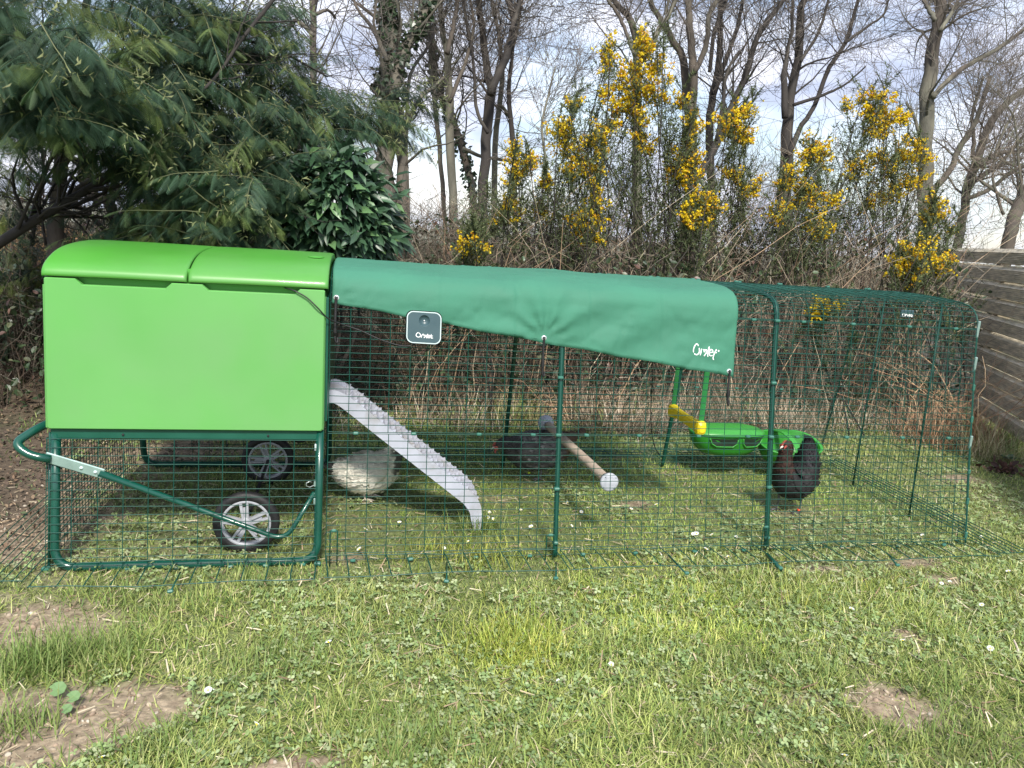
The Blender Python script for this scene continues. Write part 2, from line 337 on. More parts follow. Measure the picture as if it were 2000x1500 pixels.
bp = nn_.new('ShaderNodeBump'); bp.inputs['Strength'].default_value = .8; bp.inputs['Distance'].default_value = .012; l(noise_node(55, 10), bp.inputs['Height']); l(bp.outputs[0], b.inputs['Normal'])
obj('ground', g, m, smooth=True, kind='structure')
# far field slopes and woods
def ridge(name, y0, x0, x1, h, base, matl, colfn, rough, seed, n=160, dy=14, kind='stuff'):
    g = G(); xs = np.linspace(x0, x1, n); K = 7; V = []; cl = []
    for k in range(K):
        f = k / (K - 1); a = math.sin(f * math.pi); yy = y0 + (f - .5) * dy
        zz = base + h * a * (0.55 + .9 * fbm(xs * rough, xs * 0 + f * 3, seed, 5)) - (0.5 if k in (0, K - 1) else 0)
        V.append(np.stack([xs, xs * 0 + yy, zz], -1)); cl.append(colfn(xs, f))
    idx = np.arange(n * K).reshape(K, n); q = np.stack([idx[:-1, :-1], idx[:-1, 1:], idx[1:, 1:], idx[1:, :-1]], -1).reshape(-1, 4)
    g.add(np.concatenate(V), q, col=np.concatenate(cl)); obj(name, g, matl, kind=kind)
def wc(a, b_):
    return lambda xs, f: np.array(a)[None] + (np.array(b_) - np.array(a))[None] * hash2(np.arange(len(xs)), f * 10, 3)[:, None]
ridge('distant_woods', 260, -260, 420, 4.5, float(zg(np.array(0.), np.array(240.))), M_woods, wc((.13, .14, .12), (.19, .19, .15)), .9, 5, n=1500)  # foliage colour paled so that distance haze is part of the tint
ridge('bracken_slope', 26, -34, -3.5, 1.5, float(zg(np.array(-9.), np.array(26.))) - .2, M_woods, wc((.30, .15, .05), (.42, .22, .08)), .3, 8, n=160, dy=8)
# ------------------------------------------------------------------ wooden fence on the right
fd = np.array([.454, .891, 0]); fn = np.array([-.891, .454, 0])          # along the fence, and towards the lawn
fb = gnd(1960, 858); FTOP = 1.36
fence = thing('wooden_fence', 'weathered fence of grooved horizontal deck boards at right edge', 'fence', fb)
nb = 10; bh = .119; gap = .010
zt = FTOP
for k in range(nb):
    for s0, s1 in ((-3.0, -1.15), (-1.145, .66), (.665, 2.6)):
        jz = random.uniform(-.003, .003); dt = random.uniform(-.004, .004)
        zc = zt - bh / 2 + jz; ng = 6; g = G(); prof = []
        prof.append((0, -bh / 2)); prof.append((.02, -bh / 2))
        for i in range(ng):
            z0 = -bh / 2 + .008 + i * (bh - .040) / ng; dz = (bh - .040) / ng
            prof += [(.028, z0), (.028, z0 + dz * .50), (.019, z0 + dz * .58), (.019, z0 + dz * .94)]
        prof += [(.028, bh / 2 - .030), (.004, bh / 2), (0, bh / 2)]
        n = len(prof)
        Vs = []
        for s in (s0, s1):
            for a, z in prof: Vs.append(fb + fd * s + fn * (a + dt) + np.array([0, 0, zc + z - fb[2]]))
        g.add(Vs, [(i, (i + 1) % n, n + (i + 1) % n, n + i) for i in range(n)]); g.ngon(range(n)[::-1]); g.ngon(range(n, 2 * n))
        obj('board', g, M_fence, fence)
        if True:
            g = G(); e0 = fb + fd * s0 + fn * (.004 + dt); e1 = fb + fd * s1 + fn * (.004 + dt)
    zt -= bh + gap
for s in (-3.0, -1.15, .66, 2.6):
    g = G(); box(g, fb + fd * s - fn * .05 + np.array([0, 0, .6]), (.09, .09, 1.25), np.stack([fd, fn, [0, 0, 1]], 1), .004); obj('post', g, M_post, fence)
# pale batten behind the joints between boards, seen as light strips
for s in (-2.1, -.2, 1.6):
    g = G(); box(g, fb + fd * s - fn * .012 + np.array([0, 0, .6]), (.05, .02, 1.2), np.stack([fd, fn, [0, 0, 1]], 1), .003); obj('batten', g, M_post, fence)
# ------------------------------------------------------------------ bare trees
def grow(P, R, n, lo, hi, length, K, ang, up, r, taper=.15, rmin=.0016, droop=0.0, rf=.55, jit=.18):
    """n child paths from random places on the parent paths P (N,K,3), R (N,K)"""
    Nn, Kp, _ = P.shape
    seg = np.linalg.norm(np.diff(P, axis=1), axis=2).sum(1); w_ = seg / seg.sum()
    pi = r.choice(Nn, n, p=w_); tt = lo + (hi - lo) * r.random(n); f = tt * (Kp - 1); i = np.minimum(f.astype(int), Kp - 2); fr = (f - i)[:, None]
    p0 = P[pi, i] * (1 - fr) + P[pi, i + 1] * fr; r0 = R[pi, i] * (1 - fr[:, 0]) + R[pi, i + 1] * fr[:, 0]
    T = nrm(P[pi, i + 1] - P[pi, i]); side = nrm(np.cross(T, rdir(n, 0, r)))
    a = ang * (0.6 + .8 * r.random(n))[:, None]; D = nrm(T * np.cos(a) + side * np.sin(a) + np.array([0, 0, up]))
    Lh = length * (0.45 + .9 * r.random(n)) * (1.15 - .6 * tt); Q = np.zeros((n, K, 3)); Q[:, 0] = p0; d = D
    for k in range(1, K):
        d = nrm(d + r.normal(size=(n, 3)) * jit + np.array([0, 0, up * .18 - droop])); Q[:, k] = Q[:, k - 1] + d * (Lh / (K - 1))[:, None]
    rs = np.maximum(r0 * rf * (0.6 + .5 * r.random(n)), rmin); rad = rs[:, None] * np.linspace(1, taper, K)[None]
    return Q, np.maximum(rad, rmin * .7)
def skel(pts, Y, r, n=14, wob=.10):
    """limb from (px, py, width_px) marks at depth Y"""
    p = np.array([at(a, b, Y + (i * .13)) for i, (a, b, _) in enumerate(pts)]); wd = np.array([c for _, _, c in pts], float)
    rad = np.array([c / 2 * depth(q) / F for q, c in zip(p, wd)])
    S = smooth_path(np.concatenate([p, rad[:, None]], 1), n); S[1:-1, :3] += r.normal(size=(n - 2, 3)) * rad.mean() * .16
    return S[:, :3], np.maximum(S[:, 3], .003)
def tree(label, Y, limbs, seed, n1=22, n2=110, n3=420, n4=700, dark=False, ivy=None, ext=1.9, scale=1.0):
    r = np.random.default_rng(seed)
    bark = M_bark_dark if dark else M_bark
    base = at(limbs[0][0][0], limbs[0][0][1], Y); 
    root = thing('bare_tree', label, 'tree', (base[0], base[1], float(zg(base[0], base[1]))), 'leafless trees behind the hedge')
    Ps = []; Rs = []; g = G()
    for li, pts in enumerate(limbs):
        P, R = skel(pts, Y + (0 if li == 0 else .02 * li), r, 16)
        if li == 0:
            foot = np.array([[P[0, 0] - (P[1, 0] - P[0, 0]) * .3, P[0, 1], min(zg(P[0, 0], P[0, 1]) - .1, P[0, 2] - .1)]]); P = np.vstack([foot, P]); R = np.concatenate([[R[0] * 1.25], R])
        # carry limbs that leave the frame on upwards
        if pts[-1][1] <= 0:
            d = nrm(P[-1] - P[-4]); e = [P[-1]]; 
            for k in range(5): d = nrm(d + r.normal(size=3) * .12 + np.array([0, 0, .08])); e.append(e[-1] + d * ext / 5)
            P2 = np.array(e[1:]); P = np.vstack([P, P2]); R = np.concatenate([R, np.linspace(R[-1] * .9, R[-1] * .3, 5)])
        S = 10 if R.max() > .05 else 7
        addtubes(g, P, R, S) if li else None
        if li == 0:
            gt = G(); addtubes(gt, P, R, 12); trunk = obj('trunk', gt, bark, root, smooth=True)
        Q = smooth_path(np.concatenate([P, R[:, None]], 1), 18); Ps.append(Q[:, :3]); Rs.append(Q[:, 3])
    P0 = np.array(Ps); R0 = np.array(Rs)
    n1 = int(n1 * 1.3); n2 = int(n2 * 1.35); n3 = int(n3 * 1.45); n4 = int(n4 * 1.2)
    P1, R1 = grow(P0, R0, n1, .3, 1, 1.5 * scale, 7, .85, .22, r, rf=.30)
    P2, R2 = grow(np.concatenate([P1, P1]), np.concatenate([R1, R1]), n2, .15, 1, .8 * scale, 6, .75, .12, r, rf=.5, rmin=.0030)
    P3, R3 = grow(P2, R2, n3, .15, 1, .46 * scale, 4, .7, .12, r, rf=.6, rmin=.0023)
    P4, R4 = grow(P3, R3, n4, .2, 1, .22 * scale, 2, .7, .1, r, rf=.7, rmin=.0019)
    P5, R5 = grow(P0, np.minimum(R0, .01), n2 // 2, .3, 1, .6 * scale, 5, 1.1, .1, r, rf=.5, rmin=.0026)
    for P, R, S in ((P1, R1, 5), (P2, R2, 4)): addtubes(g, P, R, S, caps=False)
    gf = G()
    for P, R, S in ((P3, R3, 3), (P4, R4, 3), (P5, R5, 3)): addtubes(gf, P, R, S, caps=False)
    obj('twigs', gf, M_barkfine, root, smooth=True, kind='stuff')
    obj('crown', g, bark, root, smooth=True)
    if ivy:
        g = G(); pos = []; 
        for (li, a, b_, n, sp) in ivy:
            k = a + (b_ - a) * r.random(n); f = k * 17; i = np.minimum(f.astype(int), 16); fr = (f - i)[:, None]
            c = Ps[li][i] * (1 - fr) + Ps[li][np.minimum(i + 1, 17)] * fr; rr = Rs[li][i]
            d = rdir(n, 0, r); pos.append(c + d * (rr * (1 + r.random(n) * sp))[:, None] + np.array([0, 0, 0]))
        pos = np.concatenate(pos); n = len(pos)
        TV = [(0, 0, 0), (.5, .42, .05), (1, 0, 0), (.5, -.42, .05)]; TT = [(0, 1, 2), (0, 2, 3)]
        cc = np.array([.035, .06, .028])[None] * (0.6 + .9 * r.random((n, 1)))
        scatter(g, TV, None, TT, pos, basis(rdir(n, -.4, r), rdir(n, .5, r)), .055 + .03 * r.random(n), cc)
        obj('ivy', g, M_gloss, root, kind='stuff')
    return root
T = tree
T('thick ivy-clad tree with a brown lower trunk, nearest to the dark evergreen', 8.2, [
    [(762, 500, 34), (757, 400, 34), (753, 290, 36), (762, 215, 44), (764, 150, 36), (762, 60, 30), (755, 0, 26)],
    [(764, 190, 26), (785, 110, 22), (812, 60, 18), (835, 10, 14), (842, -5, 12)], [(788, 505, 24), (784, 400, 24), (785, 300, 20), (780, 215, 18)],
    [(756, 120, 10), (730, 60, 8), (700, 20, 6), (690, -2, 5)], [(798, 500, 8), (796, 380, 8), (794, 270, 8), (800, 150, 7), (830, 100, 6), (850, 60, 5)], [(775, 300, 8), (815, 200, 8), (848, 170, 7), (868, 150, 5)]],
  11, ivy=[(0, .45, 1, 1500, .7), (1, 0, .9, 700, .8)], n1=26, dark=False)
T('slender straight trunk just right of the ivy-clad tree', 9.4, [[(874, 515, 9), (868, 420, 9), (861, 318, 9), (852, 230, 9), (842, 120, 8), (838, 40, 6), (836, -2, 5)]], 12, n1=14, n2=80, n3=300, n4=500)
T('straight grey trunk forking in a Y near the top, left of the dark forked tree', 8.8, [[(888, 515, 15), (884, 400, 16), (880, 300, 17), (876, 180, 16), (873, 110, 14), (864, 60, 11), (858, -2, 10)], [(873, 105, 10), (886, 50, 9), (895, -2, 8)], [(878, 200, 8), (910, 120, 7), (925, 50, 6), (918, -2, 5)]], 13)
T('leaning tree with ivy patches crossing to the right', 9.8, [[(936, 515, 12), (928, 400, 13), (914, 330, 14), (898, 275, 16), (872, 215, 14), (853, 160, 13), (846, 100, 12), (832, 20, 10), (826, -2, 9)], [(905, 290, 8), (940, 305, 7), (985, 312, 6), (1010, 320, 5)]], 14, ivy=[(0, .1, .8, 800, 1.0)])
T('black-stemmed tree with two dark forks, left of the sky gap', 8.6, [[(946, 515, 18), (944, 400, 19), (947, 300, 20), (951, 235, 20), (960, 180, 20), (950, 130, 15), (941, 60, 13), (935, -2, 12)], [(958, 185, 16), (986, 115, 16), (999, 70, 14), (1003, 40, 12), (990, -2, 10)], [(998, 60, 9), (1010, 25, 8), (1016, -2, 7)], [(953, 260, 7), (930, 210, 7), (925, 120, 6), (910, 40, 6), (905, -2, 5)]],
  15, dark=True, n1=34, n2=190, n3=700, n4=1200)
T('pale narrow trunk directly right of the black-stemmed tree', 10.2, [[(966, 515, 11), (965, 360, 12), (970, 247, 11), (980, 177, 10), (978, 90, 8), (965, 30, 7), (960, -2, 6)], [(975, 200, 7), (1000, 245, 7), (1004, 330, 6)]], 16, n1=18, n4=900)
T('thin trunk right of the pale narrow one, beside the first gorse', 9.2, [[(1008, 515, 10), (1006, 400, 10), (1002, 268, 10), (993, 191, 9), (998, 120, 7), (1010, 60, 6), (1020, -2, 5)]], 17, n1=18, n3=500, n4=900, dark=True)
T('whip-thin sapling standing in the sky gap', 8.0, [[(1066, 505, 5), (1070, 400, 5), (1064, 300, 5), (1058, 245, 5), (1070, 190, 4), (1085, 130, 3)]], 18, n1=10, n2=60, n3=200, n4=260, scale=.7)
T('tree with a pale Y fork rising behind the tallest gorse', 8.4, [[(1246, 440, 20), (1244, 300, 19), (1243, 180, 17), (1243, 90, 15), (1234, 45, 13), (1208, 10, 11), (1196, -2, 9)], [(1243, 130, 11), (1262, 105, 12), (1280, 70, 11), (1298, 40, 9), (1322, -2, 8)], [(1240, 110, 8), (1222, 60, 7), (1205, 25, 7), (1186, -2, 6)]], 19, n1=20)
T('grey tree with three steep limbs, right of the tallest gorse', 9.0, [[(1352, 440, 24), (1351, 300, 24), (1346, 200, 22), (1336, 130, 15), (1316, 80, 13), (1294, 45, 11), (1268, -2, 9)], [(1351, 230, 16), (1354, 128, 16), (1348, 60, 14), (1344, -2, 12)], [(1356, 140, 11), (1378, 90, 11), (1386, 30, 10), (1402, -2, 9)]], 20, n1=28, n2=160, n3=600, n4=1000)
T('dark upright tree between the three-limbed tree and the leaning one', 9.6, [[(1392, 440, 15), (1388, 340, 15), (1386, 250, 15), (1393, 180, 14), (1404, 112, 12), (1408, -2, 10)], [(1395, 185, 9), (1420, 110, 9), (1440, 55, 8), (1452, -2, 7)], [(1386, 140, 8), (1396, 60, 8), (1420, -2, 7)]], 21, dark=True, n1=26, n2=140, n3=500)
T('tree leaning steeply to the right across the others', 8.3, [[(1328, 470, 15), (1350, 370, 15), (1382, 316, 15), (1414, 245, 15), (1440, 188, 13), (1458, 140, 12), (1476, 76, 11), (1532, -2, 8)], [(1400, 275, 7), (1412, 200, 7), (1420, 140, 6), (1445, 100, 5)]], 22, dark=True, n1=24, n2=130)
T('twin-stemmed dark tree in the middle of the right half', 8.7, [[(1534, 450, 26), (1535, 350, 26), (1538, 260, 22), (1545, 180, 17), (1560, 120, 16), (1562, 40, 15), (1572, -2, 13)], [(1540, 300, 13), (1566, 245, 10), (1590, 205, 9), (1620, 132, 9), (1652, 80, 8), (1676, -2, 6)], [(1533, 230, 13), (1531, 150, 12), (1536, 110, 8), (1545, 60, 7), (1548, -2, 6)], [(1650, 84, 6), (1690, 55, 5), (1725, 30, 4), (1736, -2, 4)], [(1550, 205, 7), (1610, 185, 6), (1650, 165, 4), (1690, 130, 3)], [(1564, 120, 6), (1600, 60, 6), (1618, -2, 5)]],
  23, dark=True, n1=40, n2=220, n3=800, n4=1300)
T('tall single trunk with one long rising branch, left of the fence', 8.0, [[(1808, 450, 28), (1806, 350, 28), (1807, 250, 27), (1813, 160, 26), (1826, 80, 23), (1833, 30, 20), (1836, -2, 19)], [(1822, 190, 10), (1850, 158, 10), (1885, 130, 9), (1950, 94, 8), (2010, 48, 7)], [(1826, 40, 9), (1812, 15, 8), (1804, -2, 7)], [(1836, 60, 8), (1862, 20, 7), (1872, -2, 6)], [(1806, 300, 7), (1786, 230, 6), (1770, 200, 5)], [(1812, 380, 12), (1850, 340, 12), (1878, 280, 11), (1905, 240, 9), (1935, 150, 7)]],
  24, n1=40, n2=220, n3=800, n4=1300)
T('crooked grey tree with spreading boughs behind the fence top', 8.8, [[(1872, 470, 17), (1882, 420, 16), (1886, 370, 16), (1906, 320, 16), (1926, 260, 14), (1962, 205, 13), (2010, 170, 11)], [(1884, 390, 9), (1930, 372, 8), (1970, 340, 7), (2010, 320, 6)], [(1905, 322, 9), (1950, 300, 8), (1990, 295, 7), (2015, 290, 6)], [(1900, 310, 8), (1902, 260, 7), (1900, 220, 6), (1920, 150, 5)], [(1890, 360, 8), (1945, 325, 7), (2005, 260, 6)]],
  25, n1=44, n2=260, n3=900, n4=1500)
T('broad trunk base cut off by the right edge of the frame', 7.6, [[(1972, 460, 24), (1985, 410, 24), (2012, 370, 22), (2060, 300, 20)], [(1960, 420, 6), (1940, 350, 5), (1950, 280, 5), (1990, 200, 4)]], 26, n1=22, n2=130, n3=500, n4=900)
T('thin grey background trunk seen through the evergreen, with a bough to the right', 7.2, [[(612, 330, 13), (612, 200, 13), (612, 100, 13), (610, -2, 12)], [(612, 70, 8), (580, 40, 8), (560, 60, 7), (530, 70, 5)], [(612, 30, 8), (640, 20, 6), (655, 35, 5)]], 27, n1=20, n3=350, n4=500)
# ------------------------------------------------------------------ hedge: brambles, dead stems, dry grass
def htop(x):                                # height of the thicket along the hedge
    return np.interp(x, [-4, -1.5, -.2, .4, 1.2, 2.2, 3.2, 4.2, 5.2], [.80, .85, .9, .95, 1.06, 1.16, 1.26, 1.26, 1.05]) * (0.82 + .36 * fbm(x * 1.9, x * 0, 51))
def hedge_x(n, lo=-3.6, hi=4.62): return lo + (hi - lo) * rng.random(n)
def shade_l(c, x): return c * np.interp(x, [-3, -.6, .8, 1.6], [.40, .42, .75, 1.0])[:, None]  # stem colours darkened toward the left, shade painted into the tint
def arch(n, x, y, z0, h, lean, K=7):
    d = rng.normal(size=(n, 2)) * lean; t = np.linspace(0, 1, K)[None]
    P = np.zeros((n, K, 3)); bend = t ** 1.7
    P[:, :, 0] = x[:, None] + d[:, :1] * bend * h[:, None]; P[:, :, 1] = y[:, None] + d[:, 1:] * bend * h[:, None] * .7
    droop = rng.random((n, 1)) * .30
    P[:, :, 2] = z0[:, None] + h[:, None] * (t * 1.15 - droop * t ** 3 * .9)
    P[:, 1:] += rng.normal(size=(n, K - 1, 3)) * .014
    return P
def mixcol(n, cols, w=None, var=.25):
    c = np.array(cols)[rng.choice(len(cols), n, p=w)]; return c * (1 + var * rng.uniform(-1, 1, (n, 1)))
g = G(); n = 1700; x = hedge_x(n); y = 4.75 + 1.5 * rng.random(n); h = htop(x) * (.55 + .6 * rng.random(n)) * (1 - .25 * (y < 4.95))
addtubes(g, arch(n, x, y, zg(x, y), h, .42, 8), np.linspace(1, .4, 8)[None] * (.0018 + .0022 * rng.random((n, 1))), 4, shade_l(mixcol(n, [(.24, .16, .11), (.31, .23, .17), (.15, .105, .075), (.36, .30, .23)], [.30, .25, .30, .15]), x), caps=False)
n = 18500; x = hedge_x(n); y = 4.7 + 1.5 * rng.random(n); z = zg(x, y) + htop(x) * (.04 + .98 * rng.random(n)) * (1 - .2 * (y < 4.9)); Lh = .10 + .22 * rng.random(n)
d = rdir(n, .35); P = np.zeros((n, 3, 3)); P[:, 0] = np.stack([x, y, z], 1); 
for k in range(1, 3): d = nrm(d + rng.normal(size=(n, 3)) * .45 + np.array([0, 0, -.08])); P[:, k] = P[:, k - 1] + d * (Lh / 2)[:, None]
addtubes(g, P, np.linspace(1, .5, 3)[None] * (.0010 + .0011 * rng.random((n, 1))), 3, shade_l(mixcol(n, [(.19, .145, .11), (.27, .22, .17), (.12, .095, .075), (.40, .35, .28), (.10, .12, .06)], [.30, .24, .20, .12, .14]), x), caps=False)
obj('bramble_thicket', g, M_twig, kind='stuff')
# scrub behind the hedge: fine grey-brown tangle that closes the horizon
g = G(); n = 17000; x = -3.2 + 9.2 * rng.random(n); y = 5.3 + 2.3 * rng.random(n); tz = (1.35 + .12 * x) * (.62 + .75 * fbm(x * 1.5, y, 53)); z = .35 + (tz - .35) * rng.random(n) ** .8; Lh = .14 + .26 * rng.random(n)
kk = (fbm(x * 1.1 + 4, y, 57) > .40) | (z < 1.25); x, y, z, Lh = x[kk], y[kk], z[kk], Lh[kk]; n = len(x)
d = rdir(n, .7); P = np.zeros((n, 3, 3)); P[:, 0] = np.stack([x, y, z], 1)
for k in range(1, 3): d = nrm(d + rng.normal(size=(n, 3)) * .4); P[:, k] = P[:, k - 1] + d * (Lh / 2)[:, None]
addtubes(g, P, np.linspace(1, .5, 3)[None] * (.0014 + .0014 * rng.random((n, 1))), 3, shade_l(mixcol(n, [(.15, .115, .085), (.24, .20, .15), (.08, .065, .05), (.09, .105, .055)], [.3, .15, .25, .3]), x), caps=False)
obj('scrub_thicket', g, M_twig, kind='stuff')
# tall pale canes standing out of the hedge
g = G(); n = 150; x = hedge_x(n, .2, 4.5); y = 4.55 + .9 * rng.random(n); h = htop(x) * (.8 + .55 * rng.random(n))
addtubes(g, arch(n, x, y, zg(x, y), h, .55, 9), np.linspace(1, .35, 9)[None] * (.0018 + .0018 * rng.random((n, 1))), 4, mixcol(n, [(.46, .36, .25), (.40, .27, .17), (.55, .46, .33)]), caps=False)
obj('dead_canes', g, M_twig, kind='stuff')
# dry grass, thick behind the middle of the run
def blades(n, x, y, z, L_, wd, lean, cols, K=4, curl=.8, up=1.0, r=rng):
    """flat curved blades; returns verts, quads, tris, cols"""
    az = r.random(n) * 2 * np.pi; dirx = np.cos(az); diry = np.sin(az); px_ = -diry; py_ = dirx
    V = np.zeros((n, 2 * K - 1, 3)); th = lean * (0.3 + r.random(n)); cu = curl * r.random(n)
    X = np.zeros(n); Z = np.zeros(n)
    for k in range(K):
        wk = wd * (1 - (k / (K - 1)) ** 1.6) * (.75 if k == 0 else 1)
        if k < K - 1:
            for j, s in enumerate((-.5, .5)):
                V[:, 2 * k + j, 0] = x + dirx * X + px_ * wk * s; V[:, 2 * k + j, 1] = y + diry * X + py_ * wk * s; V[:, 2 * k + j, 2] = z + Z
        else: V[:, 2 * k, 0] = x + dirx * X; V[:, 2 * k, 1] = y + diry * X; V[:, 2 * k, 2] = z + Z
        a = th + cu * k / (K - 1); X = X + np.sin(a) * L_ / (K - 1); Z = Z + np.cos(a) * L_ / (K - 1) * up
    off = (np.arange(n) * (2 * K - 1))[:, None, None]
    Q = np.array([[2 * k, 2 * k + 1, 2 * k + 3, 2 * k + 2] for k in range(K - 2)])[None] + off; Tt = np.array([[2 * K - 4, 2 * K - 3, 2 * K - 2]])[None] + off
    return V.reshape(-1, 3), Q.reshape(-1, 4), Tt.reshape(-1, 3), np.repeat(cols, 2 * K - 1, 0)
def addblades(g, *a, **k): V, Q, Tt, c = blades(*a, **k); return g.add(V, Q, Tt, c)
g = G()
for (x0, x1, n, y0, y1, lh) in ((1.45, 3.0, 5200, 4.4, 5.1, .27), (.3, 1.6, 1400, 4.5, 5.1, .22), (2.9, 4.5, 2200, 4.4, 5.2, .26), (-.8, .4, 500, 4.3, 5.0, .2), (4.0, 4.5, 300, 4.1, 4.6, .2)):
    x = x0 + (x1 - x0) * rng.random(n); y = y0 + (y1 - y0) * rng.random(n) ** 1.3 + .10 * np.sin(x * 6); k_ = x < 4.05 + (5.0 - y) * .0 + .9
    x = x[k_]; y = y[k_]; n = len(x)
    addblades(g, n, x, y, zg(x, y), lh * (.4 + 1.0 * rng.random(n)), .0035 + .004 * rng.random(n), 1.0, mixcol(n, [(.44, .36, .26), (.34, .27, .19), (.52, .46, .36), (.22, .16, .11), (.14, .19, .06)], [.28, .25, .15, .2, .12]) * (.45 + .9 * fbm(x * 5, y * 5, 66))[:, None], curl=1.5)
obj('dry_grass', g, M_twig, kind='stuff')
# bramble leaves in loose drifts
g = G(); n = 24000; x = hedge_x(n); y = 4.65 + 1.3 * rng.random(n); z = zg(x, y) + htop(x) * (.02 + .95 * rng.random(n))
keep = fbm(x * 1.6, z * 2.4 + y, 61) + .10 * (z < .35) + .10 * (x < .8) > .475; x, y, z = x[keep], y[keep], z[keep]; n = len(x)
LT = [(0, 0, 0), (.3, .30, .06), (.72, .26, .03), (1, 0, -.10), (.72, -.26, .03), (.3, -.30, .06), (.5, 0, -.03)]; LF = [(0, 6, 1), (1, 6, 2), (2, 6, 3), (3, 6, 4), (4, 6, 5), (5, 6, 0)]
scatter(g, LT, None, LF, np.stack([x, y, z], 1), basis(rdir(n, -.2), rdir(n, 1.2)), .022 + .034 * rng.random(n), mixcol(n, [(.035, .062, .028), (.05, .08, .035), (.075, .085, .045), (.13, .07, .05)], [.4, .3, .2, .1], .35))
obj('bramble_leaves', g, M_gloss, kind='stuff')
# dead bracken heaped by the fence, lower right
def tuft_obj(name, label, cat, cx_, cy_, n, sp, h, cols, wd=.003, mat_=None, lean=.8, group=None, canes=0):
    x = cx_ + rng.normal(size=n) * sp; y = cy_ + rng.normal(size=n) * sp * .7; g = G()
    addblades(g, n, x, y, zg(x, y), h * (.35 + .9 * rng.random(n)), wd * (.6 + .8 * rng.random(n)), lean, mixcol(n, cols), curl=1.0)
    if canes:
        x = cx_ + rng.normal(size=canes) * sp; y = cy_ + rng.normal(size=canes) * sp * .7
        addtubes(g, arch(canes, x, y, zg(x, y), h * (1 + .9 * rng.random(canes)), .9, 7), np.linspace(1, .4, 7)[None] * (.0018 + .002 * rng.random((canes, 1))), 4, mixcol(canes, [(.50, .36, .22), (.38, .22, .13)]), caps=False)
    return tag(obj(name, g, mat_ or M_twig, kind='stuff'), label, cat, group)
p = gnd(1905, 880); tuft_obj('dead_bracken', 'heap of dead brown bracken stems between the mesh run and the fence', 'bracken', p[0] - .05, p[1] + .15, 1500, .17, .34, [(.30, .15, .09), (.38, .24, .14), (.20, .10, .07), (.5, .38, .24)], canes=70)
p = gnd(1955, 905); tuft_obj('dry_grass_clump', 'fan of pale dry grass leaning against the foot of the fence', 'grass clump', p[0], p[1] + .1, 420, .10, .36, [(.52, .45, .28), (.42, .38, .22), (.20, .26, .09)], lean=.9)
p = gnd(1985, 880); tuft_obj('green_grass_clump', 'long green grass growing along the foot of the fence', 'grass clump', p[0] + .1, p[1] + .1, 900, .22, .22, [(.12, .20, .05), (.17, .24, .07), (.26, .28, .12)], mat_=M_grass, wd=.005)
p = gnd(1130, 838); tuft_obj('dark_twig_pile', 'low pile of dark twigs and leaves behind the middle of the run', 'twig pile', p[0], p[1] + .12, 500, .22, .14, [(.05, .045, .035), (.08, .06, .045), (.10, .08, .05)], canes=60)
p = gnd(1030, 838); tuft_obj('green_grass_clump', 'tuft of long bright grass behind the speckled grey hen', 'grass clump', p[0] - .05, p[1] + .1, 330, .10, .26, [(.16, .24, .06), (.30, .30, .12), (.45, .40, .2)], mat_=M_grass, wd=.005)
